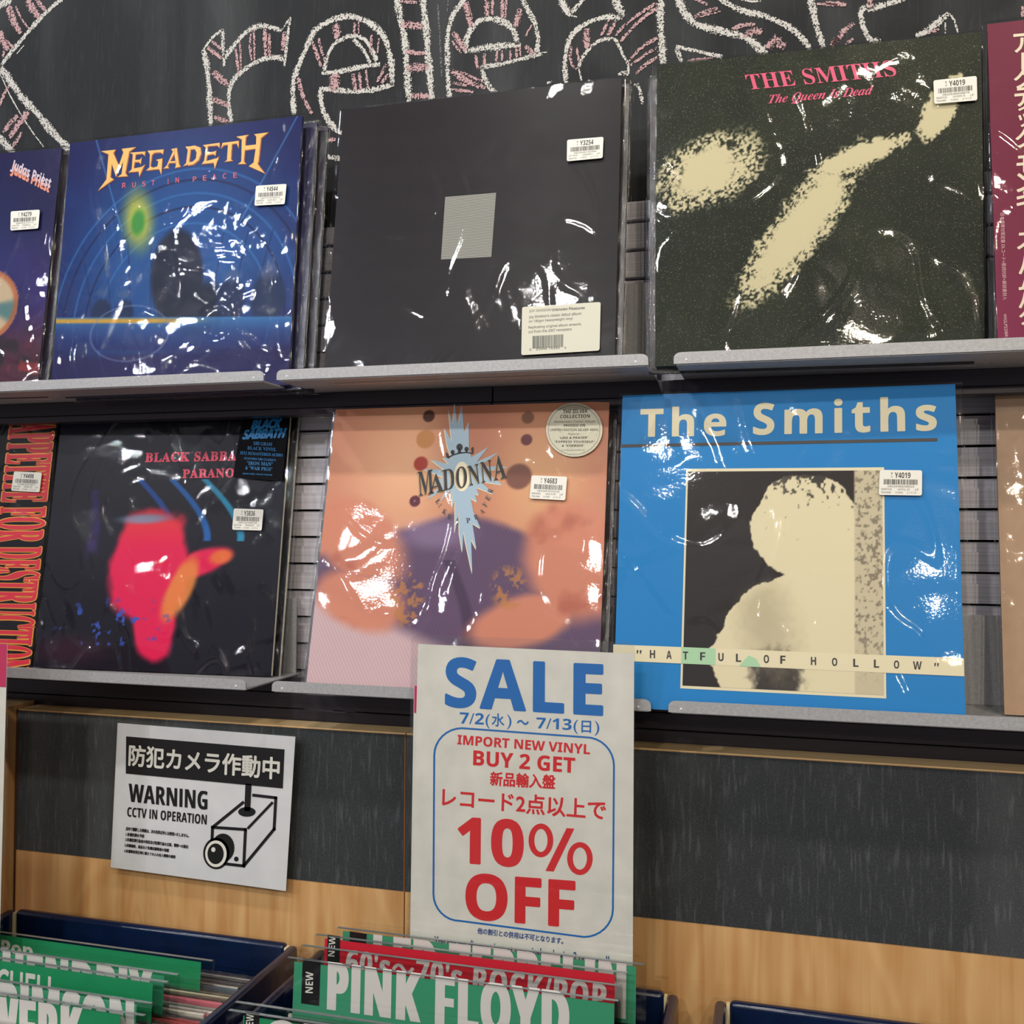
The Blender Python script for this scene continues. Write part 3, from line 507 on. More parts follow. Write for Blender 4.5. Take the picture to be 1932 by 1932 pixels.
def grow(poly, d, dx=0, dy=0):
    n = len(poly); ar = sum(poly[i][0]*poly[(i+1) % n][1]-poly[(i+1) % n][0]*poly[i][1] for i in range(n)); s = 1 if ar > 0 else -1; out = []
    for i in range(n):
        a, b, cc = Vector(poly[i-1]), Vector(poly[i]), Vector(poly[(i+1) % n]); e1 = (b-a).normalized(); e2 = (cc-b).normalized()
        nn = Vector((e1.y+e2.y, -(e1.x+e2.x))); nn = nn.normalized() if nn.length > .3 else Vector((e1.y, -e1.x)); out.append((b.x+nn.x*d*s+dx, b.y+nn.y*d*s+dy))
    return out
for nm, gr, dx, dy, dd, mm in (('title_outline', 5, 3, 3, .0006, mat('bronze_ink', (120, 44, 30), .4)), ('title_lettering', 0, 0, 0, .0008, mat('gold_ink', (196, 112, 40), .35, var=.22, vscale=(160, 10, 240))), ('title_highlight', -5, -2, -2, .0010, mat('yellow_ink', (238, 184, 84), .35))):
    plate(nm, [[fr.uv(p, dd) for p in mg(*grow(P, gr, dx, dy))] for P in MEGA], dd, dd, mm, r)
rr = []
for ch, x, y in zip('RUSTINPEACE', (343, 445, 545, 638, 790, 883, 1058, 1160, 1258, 1362, 1468), (665, 660, 650, 640, 628, 612, 602, 590, 578, 570, 562)):
    wd = 8 if ch == 'I' else 34; rr.append((ch, 'sans', *mg((x-wd/2, y+4), (x+wd/2, y), (x-wd/2, y-46))))
text('subtitle_lettering', fr, .0006, rr, mat('coral_ink', (214, 84, 92), .4), r, .02)
price(fr, r, [(483, 350.5), (540.6, 346.8), (537, 385), (480, 388)], '4544', '0077779193512', ('MEGADETH', 'RUST IN P'), ('CPTP 1991', '15 H/M', '2 111 0'), seed=2)
fr, r = record('line', 'plain black record with a small striped grey rectangle and a cream info sticker', (-.468, .9475, ZU), .38, 8.11, .315, .315, a_line, 60, (18, 17, 20), dict(m=M_film_soft, ml=.0065, mr=.006, mt=.001, seed=3, amp=.0007),
    [(.007, .0075, -.001, (24, 22, 26), 'copy in clear sleeve behind the plain black record', .3)])
q = [fr.uv(p, .0005) for p in ((840, 372), (936, 364), (927, 485), (832, 490))]; P = lambda s, t: (q[0]*(1-s)+q[1]*s)*(1-t)+(q[3]*(1-s)+q[2]*s)*t
plate('grey_panel', [q], .0005, .0005, mat('grey_print', (92, 92, 88), .5), r)
plate('striped_lines', [[P(0, (k+.45)/46), P(1, (k+.45)/46), P(1, k/46), P(0, k/46)] for k in range(46)], .0006, .0006, mat('pale_print', (176, 176, 166), .5), r)
c6 = C(8.782, 970, 560); q = [fr.uv(p, .0031) for p in c6((133, 170), (1435, 85), (1415, 890), (118, 968))]; st = plate('info_sticker', [rquad(q, .03, .04)], .0029, .0031, mat('cream_sticker', (216, 214, 196), .45), r); st['label'] = 'cream sticker with grey text and barcode'
text('sticker_lettering', fr, .00325, [('JOY DIVISION', 'sans', *c6((248, 265), (608, 241), (246, 218))), ('Unknown Pleasures', 'bold', *c6((628, 238), (1170, 203), (626, 190))), ("Joy Division's classic debut album", 'sans', *c6((245, 370), (1115, 310), (243, 310))), ('on 180gm heavyweight vinyl', 'sans', *c6((243, 440), (965, 390), (243, 385))),
    ('Replicating original album artwork,', 'sans', *c6((240, 540), (1115, 482), (240, 485))), ('cut from the 2007 remasters', 'sans', *c6((238, 602), (955, 556), (238, 556))), ('8', 'sans', *c6((258, 895), (283, 893), (256, 855))), ('25646 18390', 'sans', *c6((362, 885), (755, 862), (360, 842))), ('6', 'sans', *c6((835, 858), (860, 857), (833, 826)))], mat('grey_ink', (104, 104, 100), .5), st, .012)
plate('barcode', barcode([fr.uv(p, .0033) for p in c6((305, 650), (818, 620), (815, 830), (305, 858))], 0, 1, 0, 1, 7), .0033, .0033, mat('barcode_ink', (84, 92, 90), .5), st)
price(fr, r, [(1070, 263.8), (1138.6, 258), (1137, 298), (1069.4, 304.3)], '3254', '0825646183906', ('JOY DIVIS', 'UNKNOWN P'), ('2564 6183', '15 ROCK', '2 111 0'), seed=3)
fr, r = record('green', 'dark green record with cream shapes and pink serif title in the upper row', (-.1133, .956, .1655), 2.07, 1.04, .300, .303, a_green, 300, (26, 30, 24), dict(m=M_film_soft, ml=.004, mr=.006, mt=.002, seed=4, amp=.0008),
    [(-.007, .008, -.006, (20, 20, 22), 'black copy showing at the left behind the dark green record', 1.2), (.006, .015, -.003, (24, 26, 24), 'dark copy showing at the right behind the dark green record', 1.4)], m=M_artspeck, th=.006)
g3 = C(2.569, 1180, 0); text('title_lettering', fr, .0008, [('THE SMITHS', 'serif', *g3((598, 437), (1318, 368), (577, 362))), ('The Queen Is Dead', 'serifit', *g3((689, 515), (1192, 470), (700, 459)))], mat('pink_ink', (226, 76, 120), .4), r)
price(fr, r, [(1761, 151.6), (1842.8, 143), (1844, 189), (1762.9, 196)], '4019', '0825646658879', ('SMITHS', 'QUEEN IS'), ('7564 665887', '15 ROCK', '2 111 0'), seed=4)
fr, r = record('maroon', 'maroon record with vertical cream Japanese lettering at the right edge of the upper row', (.1924, .9408, ZU), .5, 6.58, .315, .315, a_maroon, 50, (90, 30, 52), dict(m=M_film_soft, ml=.003, mr=.003, mt=.003, seed=6, amp=.0008))
jp = [(ch, x, y, s) for ch, x, y, s in zip('アクティックモンキズハムバグ', (1930, 1931, 1932, 1934, 1934, 1934, 1936, 1936, 1937, 1938, 1940, 1940, 1940, 1941), (82, 150, 184, 206, 228, 262, 312, 345, 380, 452, 500, 532, 564, 596), (34, 34, 34, 24, 24, 34, 34, 34, 36, 36, 34, 34, 34, 34))]
text('japanese_lettering', fr, .0007, [(ch, 'plain', (x-s/2, y+s/2), (x+s/2, y+s/2-3), (x-s/2, y-s/2)) for ch, x, y, s in jp]+[('｜', 'plain', (1928, 131), (1933, 131), (1928, 100)), ('｜', 'plain', (1934, 430), (1939, 430), (1934, 402))], mat('cream_ink', (230, 215, 190), .5), r, .03)
text('side_lettering', fr, .0007, [('日本語帯付限定盤 DLコード+歌詞対訳+解説書封入', 'plain', (1887, 402), (1892, 566), (1895, 402)), ('WIGLP220BR', 'plain', (1893, 592), (1896, 636), (1899, 592))], mat('pinkwhite_ink', (226, 180, 186), .5), r)
# --- lower row
fr, r = record('red', 'black record with large red sideways lettering at the far lower left', (-1.1978, .9931, ZL), .89, 6.89, .315, .315, a_red, 20, (24, 22, 24), dict(m=M_film_crumple, ml=.004, mr=.004, seed=7, amp=.0012),
    [(.006, .0075, -.002, (30, 26, 24), 'copy tucked behind the black record with red sideways lettering', .3)])
s_app = 'APPETITE FOR DESTRUCTION'
text('title_outline', fr, .0006, [(s_app, 'serif', (17, 797), (-36, 1264), (106, 794), 1.05)], mat('amber_ink', (226, 150, 60), .45), r, .022)
text('title_lettering', fr, .0009, [(s_app, 'serif', (18, 798), (-35, 1263), (105, 795), 1.05)], mat('crimson_ink', (206, 30, 54), .45), r, .008)
price(fr, r, [(26.5, 889.4), (78.9, 891.7), (74.5, 928.7), (21, 925.8)], '4498', '0720642414811', ('GUNS N RO', 'APPETITE'), ('GEFW 24148', '15 H/M', '2 111 0'), seed=5)
fr, r = record('pink', 'black shrink-wrapped record with a bright pink-red shape and blue streaks, lower left', (-.8765, .9959, ZL), 2.57, 7.94, .315, .315, a_pink, 260, (24, 22, 28), dict(m=M_film_crumple, ml=.003, mr=.009, mt=.004, seed=8, amp=.0018),
    [(.004, .012, -.001, (24, 22, 28), 'white-edged copy behind the shrink-wrapped black record', .5)], spine=mat('ivory_board', (226, 218, 196), .7))
p5 = C(6.44, 260, 770)
text('title_lettering', fr, .0007, [('BLACK SABBATH', 'serif', *p5((90, 655), (1420, 632), (100, 545)), 1.1), ('PARANOID', 'serif', *p5((545, 850), (1345, 835), (550, 745)), 1.1)], mat('rose_ink', (226, 60, 92), .45), r, .035)
q = [fr.uv(p, .0042) for p in p5((1275, 68), (1842, 85), (1755, 890), (1155, 840))]; st = plate('hype_sticker', [rquad(q, .03, .025)], .0040, .0042, mat('black_sticker', (8, 9, 18), .6, spec=.12), r); st['label'] = 'black sticker with blue lettering'
text('sticker_lettering', fr, .0044, [('BLACK', 'boldit', *p5((1378, 255), (1740, 235), (1392, 150)), .9, .05), ('SABBATH', 'boldit', *p5((1272, 378), (1790, 355), (1292, 268)), .9, .05), ('180 GRAM', 'serif', *p5((1400, 448), (1630, 460), (1405, 405))), ('BLACK VINYL', 'serif', *p5((1330, 503), (1680, 525), (1335, 462))),
    ('2012 REMASTERED AUDIO', 'serif', *p5((1240, 560), (1757, 590), (1243, 522))), ('FEATURES THE CLASSICS', 'serif', *p5((1292, 622), (1675, 645), (1294, 597))), ('"IRON MAN"', 'serif', *p5((1325, 690), (1635, 703), (1330, 645))), ('& "WAR PIGS"', 'serif', *p5((1305, 745), (1630, 765), (1310, 703))), ('QUKI 3199 / 081227946708', 'serif', *p5((1275, 805), (1630, 825), (1277, 785)))], mat('blue_sticker_ink', (24, 130, 200), .5), st)
price(fr, r, [(441.2, 959.3), (497, 961.3), (493.5, 1001), (438, 999.4)], '3836', '0081227946708', ('BLACK SAB', 'PARANOID'), ('7599', '15 H/M', '2 111 0'), d=.0044, seed=6)
fr, r = record('peach', 'peach and mauve record with a pale blue starburst and black serif lettering', (-.4829, .9426, ZL), .74, 12.63, .315, .315, a_peach, 320, (160, 110, 100), dict(m=M_film_soft, ml=.006, mr=.006, mt=.002, seed=9, amp=.0007),
    [(-.008, .009, -.001, (70, 64, 68), 'grey copy behind the peach record, showing at its left', .3), (.006, .017, -.003, (60, 52, 54), 'dark copy behind the peach record, showing at its right', .5)])
c3 = C(5.855, 770, 760)
tips = [(515, 5), (545, 250), (595, 30), (620, 330), (670, 210), (672, 520), (700, 600), (890, 485), (760, 650), (1000, 545), (790, 700), (1115, 705), (840, 760), (900, 800), (1045, 905), (800, 870), (950, 1010), (750, 930), (785, 1020), (730, 1000), (765, 1095), (690, 1050), (720, 1200), (800, 1385), (710, 1330), (755, 1620), (695, 1500), (710, 1890), (635, 1540), (610, 1400), (600, 1650), (565, 1440), (560, 1200), (515, 1440), (520, 1080), (485, 1155), (490, 1010), (455, 1090), (480, 960), (360, 1090), (430, 940), (205, 1070), (380, 880), (240, 905), (385, 820), (165, 730), (400, 740), (250, 625), (450, 680), (385, 600), (480, 620), (430, 470), (400, 270), (480, 430), (445, 60), (490, 240)]
plate('starburst_outline', [[fr.uv(p, .0006) for p in c3(*grow(tips[::-1], 0, -7, 9))]], .0006, .0006, mat('cream_print', (232, 222, 190), .4), r)
plate('starburst', [[fr.uv(p, .0008) for p in c3(*tips)]], .0008, .0008, mat('pale_blue_print', (160, 186, 204), .4), r)
def ell(cx, cy, rx, ry, n=28): return [(cx+rx*math.cos(2*math.pi*k/n), cy-ry*math.sin(2*math.pi*k/n)) for k in range(n)]
plate('oval', [[fr.uv(p, .0010) for p in c3(*ell(595, 815, 88, 165))]], .0010, .0010, mat('cream_print2', (236, 228, 196), .4), r)
cr = [[fr.uv(p, .0010) for p in c3(*Q)] for Q in ([(440, 615), (500, 582), (570, 562), (640, 555), (715, 565), (715, 553), (640, 540), (565, 548), (495, 568), (435, 600)], ell(568, 490, 36, 40, 12), ell(492, 545, 22, 26, 10), ell(645, 512, 24, 28, 10), [(545, 560), (590, 560), (572, 490), (562, 490)], [(484, 580), (504, 575), (495, 540), (490, 540)], [(638, 550), (655, 550), (648, 510), (643, 510)], [(425, 610), (455, 600), (440, 560), (415, 545)], [(705, 560), (722, 555), (722, 485), (695, 500)])]
plate('crown', cr, .0010, .0010, M_black, r)
word = [('M', 'serif', *c3((120, 1028), (285, 998), (103, 765))), ('A', 'serif', *c3((235, 1004), (395, 972), (228, 800))), ('D', 'serif', *c3((385, 975), (515, 945), (375, 745))), ('O', 'serif', *c3((535, 952), (655, 928), (525, 715))), ('N', 'serif', *c3((680, 918), (800, 890), (655, 700))), ('N', 'serif', *c3((815, 888), (935, 858), (795, 660))), ('A', 'serif', *c3((950, 858), (1090, 826), (925, 600)))]
text('title_shadow', fr, .0012, [(a, b, (x0-2, y0+1.5), (x1-2, y1+1.5), (x2-2, y2+1.5)) for a, b, (x0, y0), (x1, y1), (x2, y2) in word], mat('ochre_ink', (176, 146, 100), .4), r)
text('title_lettering', fr, .0014, word, M_black, r)
arc = []
for ch, x, y in zip('LIKEAPRAYER', (330, 352, 402, 455, 540, 663, 750, 815, 848, 880, 908), (1088, 1132, 1200, 1255, 1303, 1297, 1258, 1195, 1125, 1050, 970)):
    up = Vector((600-x, 850-y)).normalized(); rt = Vector((-up.y, up.x)); hw = 5 if ch == 'I' else 22; b0 = Vector((x, y))-up*26; arc.append((ch, 'serif', *c3(tuple(b0-rt*hw), tuple(b0+rt*hw), tuple(b0-rt*hw+up*52))))
text('subtitle_lettering', fr, .0014, arc, mat('slate_ink', (54, 52, 70), .4), r)
c9 = C(9.2, 980, 750); st = plate('round_sticker', [[fr.uv(p, .0033) for p in c9(*ell(952, 560, 490, 470, 40))]], .0030, .0033, mat('silver_sticker', (196, 192, 170), .3, .3, bump=.3, bscale=1500), r); st['label'] = 'round silver sticker with black text'
ring_o = [fr.uv(p, .0034) for p in c9(*ell(948, 560, 452, 434, 40))]; ring_i = [fr.uv(p, .0034) for p in c9(*ell(948, 560, 446, 428, 40))]
plate('sticker_ring', [[ring_o[k], ring_o[(k+1) % 40], ring_i[(k+1) % 40], ring_i[k]] for k in range(40)], .0034, .0034, M_black, st)
text('sticker_lettering', fr, .0035, [('THE SILVER', 'bold', *c9((755, 278), (1180, 265), (760, 215))), ('COLLECTION', 'bold', *c9((705, 358), (1220, 350), (710, 300))), ("Madonna's Classic Album", 'sans', *c9((605, 440), (1315, 432), (607, 400))), ('PRESSED ON', 'bold', *c9((770, 508), (1140, 503), (772, 465))), ('LIMITED-EDITION SILVER VINYL', 'sans', *c9((525, 580), (1378, 578), (527, 540)), 1, .02),
    ('Features', 'sans', *c9((845, 650), (1040, 648), (847, 615))), ('"LIKE A PRAYER"', 'bold', *c9((685, 720), (1190, 716), (690, 680))), ('"EXPRESS YOURSELF"', 'bold', *c9((605, 785), (1300, 785), (610, 748))), ('& "CHERISH"', 'bold', *c9((735, 855), (1120, 855), (740, 815))), ('R1 79 81242/122797358', 'sans', *c9((725, 922), (1130, 922), (727, 903)))], mat('ink_grey', (60, 58, 52), .5), st)
price(fr, r, [(1003, 896.9), (1070, 899.4), (1066.4, 944), (999, 940.4)], '4683', '0603497833535', ('MADONNA', 'LIKE A PR'), ('7599 25844', '15 POP', '2 111 0'), d=.0036, seed=7)
fr, r = record('blue', 'bright blue record with a cream and black picture panel and cream title, lower right', (-.1516, .9404, -.1690), -.97, 8.82, .315, .315, a_blue, 20, (34, 100, 160), dict(m=M_film_soft, ml=.004, mr=.007, mt=.002, seed=12, amp=.0008))
h5 = C(2.439, 1140, 700); h2 = C(2.569, 1180, 380); M_cream = mat('cream_ink2', (232, 222, 186), .45); M_char = mat('charcoal_ink', (46, 43, 45), .45)
text('title_lettering', fr, .0006, [('The', 'bold', *h2((72, 1142), (487, 1136), (75, 1000)), 1.25), ('Smiths', 'bold', *h2((620, 1132), (1508, 1110), (622, 972)), 1.25)], M_cream, r, .012)
plate('title_rule', [[fr.uv(p, .0006) for p in h5((78, 352), (1533, 323), (1533, 308), (78, 338))]], .0006, .0006, M_char, r)
plate('picture_frame', [[fr.uv(p, .0005) for p in h5((350, 1460), (1298, 1507), (1288, 443), (378, 450))]], .0005, .0005, M_cream, r)
# picture panel: soft cream masses on charcoal (its own small colour grid)
q = [fr.uv(p, .0008) for p in h5((386, 463), (1278, 457), (1286, 1492), (360, 1447))]; n = 200
u, v = np.meshgrid(np.linspace(0, 1, n), np.linspace(0, 1, n)); t = 1-v; no = vnoise(u, v, 40, 3); cc = full(u, (50, 46, 46))
mass = np.maximum(blob(u, v, .72, .12, .56, .42, 0, .06, vnoise(u, v, 6, 5), .08), blob(u, v, .62, .74, .27, .25, 12, .10, vnoise(u, v, 8, 7), .14)); mass = np.maximum(mass, blob(u, v, .8, .5, .2, .25, 0, .2)); mass = np.clip(mass+(no-.5)*.8*(1-np.abs(2*mass-1)), 0, 1); cc = mixc(cc, (228, 218, 182), sst(mass, .4, .6))
cc = mixc(cc, (50, 46, 46), blob(u, v, .48, .06, .12, .12, 0, .3, no, .3)); cc = mixc(cc, (50, 46, 46), sst(no+.35*blob(u, v, .75, 1.0, .4, .12, 0, .8), .78, .86)*blob(u, v, .75, 1.0, .5, .22, 0, .9)*.9); cc = mixc(cc, (176, 166, 136), blob(u, v, .42, .3, .12, .25, 20, .9, no, .3)*blob(u, v, .72, .12, .56, .42, 0, .1)*.6)
colm = sst(u, .862, .866); cc = mixc(cc, (205, 194, 164), colm); cc = mixc(cc, (110, 102, 88), colm*sst(vnoise(u, v, 70, 8), .55, .66)*sst(v, .0, .3)*.7)
V = []
for a, b in zip(u.ravel(), t.ravel()): pv = (q[0]*(1-a)+q[1]*a)*(1-b)+(q[3]*(1-a)+q[2]*a)*b; V.append((pv.x, -.0008, pv.y))
i = np.arange(n*n).reshape(n, n); F = np.stack([i[:-1, :-1], i[:-1, 1:], i[1:, 1:], i[1:, :-1]], -1).reshape(-1, 4).tolist()
pp = raw('picture_panel', V, F, M_art, r); a = pp.data.color_attributes.new('print', 'FLOAT_COLOR', 'POINT'); s = np.clip(cc.reshape(-1, 3)/255, 0, 1); l = np.where(s <= .04045, s/12.92, ((s+.055)/1.055)**2.4); a.data.foreach_set('color', np.concatenate([l, np.ones((len(l), 1))], 1).ravel().astype(np.float32))
plate('caption_band', [[fr.uv(p, .0010) for p in h5((40, 1332), (1657, 1405), (1655, 1322), (42, 1258))]], .0010, .0010, M_cream, r)
plate('caption_tint', [[fr.uv(p, .0011) for p in h5((354, 1346), (512, 1353), (513, 1277), (356, 1270))], [fr.uv(p, .0011) for p in h5((620, 1358), (722, 1363), (700, 1325), (665, 1308), (640, 1335))]], .0011, .0011, mat('mint_print', (172, 214, 172), .45), r)
rr = [('"', 'bold', *h5((148, 1300), (170, 1301), (150, 1284)))]
for ch, x in zip('HATFULOFHOLLOW', (222, 298, 374, 453, 537, 618, 746, 822, 963, 1060, 1158, 1253, 1345, 1441)):
    y = 1321+(x-222)*.0425; rr.append((ch, 'bold', *h5((x-12 if ch != 'W' else x-20, y), (x+12 if ch != 'W' else x+20, y+.5), (x-12 if ch != 'W' else x-20, y-37))))
rr.append(('"', 'bold', *h5((1518, 1359), (1538, 1360), (1520, 1343)))); text('caption_lettering', fr, .0013, rr, M_char, r)
price(fr, r, [(1660, 886.5), (1739.8, 887.4), (1739.4, 935), (1657.8, 933.7)], '4019', '0825646658824', ('SMITHS', 'HATFUL OF'), ('7564 66588', '15 ROCK', '2 111 0'), d=.0036, seed=8)
fr, r = record('tan', 'plain brown record in a glossy clear sleeve at the lower right edge', (.2072, .9959, ZL), -.92, 6.44, .315, .315, a_tan, 60, (168, 138, 112), dict(m=M_film, ml=.003, mr=.004, mt=.003, seed=13, amp=.002))
# ---------------------------------------------------------------- wooden panels with chalk strip
M_side = mat('shadow_joint', (96, 58, 34), .7)
def panel(x0, x1, y0, y1, ztop, zstrip, lab):
    f = Frame((x0, y0, -.80)); t = thing('back_panel', lab, 'panel', f, 'wooden back panels'); W = x1-x0
    boxes('panel_board', [(0, W, 0, y1-y0, 0, ztop+.80)], M_wood, t, .0008)
    boxes('edge_cap', [(0, W, .0008, y1-y0, ztop+.8001, ztop+.8011)], M_edge, t)
    boxes('chalk_strip', [(.0005, W-.0005, -.0006, 0, zstrip+.80, ztop+.7995)], M_strip, t); return t
panel(-.9035, -.3918, 1.0, 1.033, -.2215, -.3924, 'birch panel with black chalk band, behind the small camera notice')
panel(-.3908, .62, 1.0, 1.033, -.2215, -.3924, 'long birch panel with black chalk band, to the right of the tall sale sign')
panel(-1.4, -.9105, .985, 1.05, -.2170, -.3870, 'end of the slightly taller birch panel at the far left edge')
o = boxes('joint_shade_1', [(-.9095, -.9045, 1.004, 1.03, Z0-.80, Z0-.222)], M_side); o['kind'] = 'structure'  # brown strip between the panels, its colour stands in for the joint's shade
# counter
f = Frame((-1.4, .36, -1.45)); ct = thing('display_counter', 'birch counter carrying the navy record bins', 'counter', f)
boxes('counter_top', [(0, 2.02, 0, .62, .62, .648)], M_wood, ct, .001); boxes('counter_body', [(.02, 2.0, .03, .61, 0, .62)], M_wood, ct, .001)
# ---------------------------------------------------------------- camera notice
f = Frame((-.7588, .986, -.4025)); cc3 = C(3.056, 0, 1300); nt_ = thing('camera_notice', 'white security notice with a black camera drawing, hung on the chalk band', 'notice', f)
q = [f.uv(p) for p in cc3((678, 195), (1703, 275), (1648, 1165), (638, 1028))]; plate('paper_sheet', [q], -.0004, 0, M_paperw, nt_)
ctr = sum(q, Vector((0, 0)))/4; plate('clear_pocket', [rquad([ctr+(p-ctr)*1.022 for p in q], .02, .03)], -.0006, .0003, M_acryl, nt_)
tape = [q[0]*.75+q[1]*.25, q[0]*.3+q[1]*.7]
for tp in tape: plate('sticky_pad', [[(tp.x-.01, tp.y-.03), (tp.x+.01, tp.y-.03), (tp.x+.01, tp.y-.01), (tp.x-.01, tp.y-.01)]], -.0132, -.0006, M_white, nt_)
d = .0006; plate('title_bar', [[f.uv(p, d) for p in cc3((725, 487), (1630, 573), (1640, 348), (727, 273))]], d, d, M_black, nt_)
text('title_lettering', f, .0008, [('防犯カメラ作動中', 'plain', *cc3((742, 440), (1607, 522), (747, 322)))], M_white, nt_, .028)
text('notice_lettering', f, d, [('WARNING', 'block', *cc3((742, 650), (1193, 697), (744, 545)), 1.05, -.02), ('CCTV IN OPERATION', 'block', *cc3((733, 735), (1190, 782), (735, 680)), 1.05, -.012), ('店内で撮影した映像は、次の目的以外には使用いたしません。', 'plain', *cc3((725, 814), (1088, 856), (727, 794)), 1, .04), ('1.各種犯罪の予防', 'plain', *cc3((725, 846), (830, 858), (727, 827)), 1, .04),
    ('2.各種犯罪行為者の特定及び犯罪行為の立証、警察への届出', 'plain', *cc3((722, 876), (1083, 919), (723, 857)), 1, .04), ('3.店舗施設、商品など各種店舗資産の保護', 'plain', *cc3((718, 908), (972, 940), (720, 890)), 1, .04), ('4.各種事故発生時に備えての人の出入情報の確保', 'plain', *cc3((715, 941), (1010, 977), (717, 923)), 1, .04)], M_black, nt_)
def line_px(pts, wd):
    out = []
    for a, b in zip(pts[:-1], pts[1:]):
        a, b = Vector(a), Vector(b); t = (b-a).normalized(); nn = Vector((-t.y, t.x))*wd/2; e = t*wd*.45; out.append([tuple(a-e+nn), tuple(b+e+nn), tuple(b+e-nn), tuple(a-e-nn)])
    return out
icon = [[(1415, 545), (1450, 548), (1442, 705), (1408, 703)], ell(1423, 708, 50, 28)]+line_px([(1462, 612), (1590, 627), (1580, 808), (1405, 1020), (1300, 1008)], 17)+line_px([(1400, 655), (1225, 797), (1222, 870)], 17)+line_px([(1225, 797), (1415, 810), (1405, 1020)], 17)+line_px([(1432, 800), (1568, 657)], 15)+[ell(1285, 915, 66, 82), ell(1247, 948, 76, 91), ell(1362, 980, 13, 14)]
plate('camera_drawing', [[f.uv(p, .0006) for p in cc3(*Q)] for Q in icon], .0006, .0006, M_black, nt_)
plate('lens_ring', [[f.uv(p, .0007) for p in cc3(*ell(1245, 950, 62, 77))]], .0007, .0007, M_white, nt_); plate('lens_disc', [[f.uv(p, .0008) for p in cc3(*ell(1243, 950, 47, 60))]], .0008, .0008, M_black, nt_); plate('lens_glint', [[f.uv(p, .0009) for p in cc3(*ell(1230, 926, 12, 14))]], .0009, .0009, M_white, nt_)
# ---------------------------------------------------------------- tall sale sign
f = Frame((-.3498, .917, -.45), 0, 0); sp = C(2.569, 560, 1180); sg = thing('sale_sign', 'tall white sale sign in a clear holder with blue and red lettering', 'sign', f)
q = [f.uv(p) for p in sp((588, 90), (1635, 137), (1628, 1690), (548, 1600))]; plate('sign_sheet', [q], -.0003, 0, M_paper, sg)
q2 = [f.uv(p, -.0008) for p in sp((570, 292), (1600, 340), (1600, 470), (568, 424))]; plate('rear_sheet', [[f.uv(p, -.0012) for p in sp((568, 292), (1620, 330), (1620, 1690), (547, 1600))]], -.0015, -.0012, M_paper, sg); plate('rear_sheet_band', [q2], -.0010, -.0009, mat('magenta_ink', (206, 30, 100), .6), sg)
qh = [f.uv(p) for p in sp((556, 42), (1640, 84), (1630, 1720), (535, 1630))]; plate('clear_holder', [rquad(qh, .03, .02)], .0004, .0016, M_acryl, sg); plate('holder_back', [rquad(qh, .03, .02)], -.0030, -.0020, M_acryl, sg)
d = .0002
text('sale_lettering', f, d, [('SALE', 'bold', *sp((722, 393), (1480, 438), (724, 155)), 1.08)], M_blueink, sg, .02)
text('date_lettering', f, d, [('7/2(', 'bold', *sp((788, 492), (935, 500), (790, 420))), ('水', 'plain', *sp((945, 487), (1005, 492), (946, 425)), 1, .015), (')', 'bold', *sp((1018, 503), (1040, 504), (1019, 432))), ('～', 'plain', *sp((1068, 478), (1122, 482), (1069, 458)), 1, .08), ('7/13(', 'bold', *sp((1160, 515), (1362, 526), (1162, 445))), ('日', 'plain', *sp((1380, 518), (1425, 520), (1381, 462)), 1, .02), (')', 'bold', *sp((1443, 534), (1466, 535), (1444, 463)))], M_blueink, sg)
text('offer_lettering', f, d, [('IMPORT NEW VINYL', 'bold', *sp((778, 576), (1420, 625), (780, 530)), 1, .012), ('BUY 2 GET', 'bold', *sp((855, 677), (1347, 716), (857, 605)), 1, .012), ('新品輸入盤', 'plain', *sp((937, 775), (1250, 793), (940, 709)), 1, .03), ('レコード2点以上で', 'plain', *sp((705, 877), (1495, 945), (708, 785)), 1, .022)], M_redink, sg)
text('discount_lettering', f, d, [('10', 'bold', *sp((782, 1150), (1095, 1172), (784, 928))), ('OFF', 'bold', *sp((820, 1420), (1345, 1466), (822, 1200)))], M_redink, sg, .02)
pc = []
def ringpoly(cx, cy, rx, ry, tk, ty): 
    o_, i_ = ell(cx, cy, rx, ry, 30), ell(cx, cy, rx-tk, ry-ty, 30); return [[o_[k], o_[(k+1) % 30], i_[(k+1) % 30], i_[k]] for k in range(30)]
pc = ringpoly(1183, 1042, 60, 82, 28, 26)+ringpoly(1372, 1130, 62, 80, 28, 26)+[[(1205, 1190), (1245, 1193), (1345, 985), (1308, 982)]]
plate('percent_sign', [[f.uv(p, d) for p in sp(*Q)] for Q in pc], d, d, M_redink, sg)
text('small_print', f, d, [('他の割引との併用は不可となります。', 'plain', *sp((875, 1494), (1290, 1545), (877, 1465)), 1, .03), ('You can get discount import new vinyl on buying 2 or more !!', 'plain', *sp((665, 1560), (1512, 1660), (667, 1505)), 1, .012)], M_navyink, sg)
def arcpts(cx, cy, rx, ry, a0, a1, n=8): return [(cx+rx*math.cos(math.radians(a0+(a1-a0)*k/n)), cy+ry*math.sin(math.radians(a0+(a1-a0)*k/n))) for k in range(n+1)]
lp = arcpts(800, 630, 134, 132, 180, 270)+arcpts(1400, 680, 137, 138, 270, 360)+arcpts(1392, 1375, 140, 135, 0, 90)+arcpts(790, 1300, 128, 132, 90, 180); lp.append(lp[0])
o_ = [f.uv(p, d) for p in sp(*grow(lp[:-1], 4.5))]; i_ = [f.uv(p, d) for p in sp(*grow(lp[:-1], -4.5))]; k_ = len(o_)
plate('blue_border', [[o_[k], o_[(k+1) % k_], i_[(k+1) % k_], i_[k]] for k in range(k_)], d, d, M_blueink, sg)
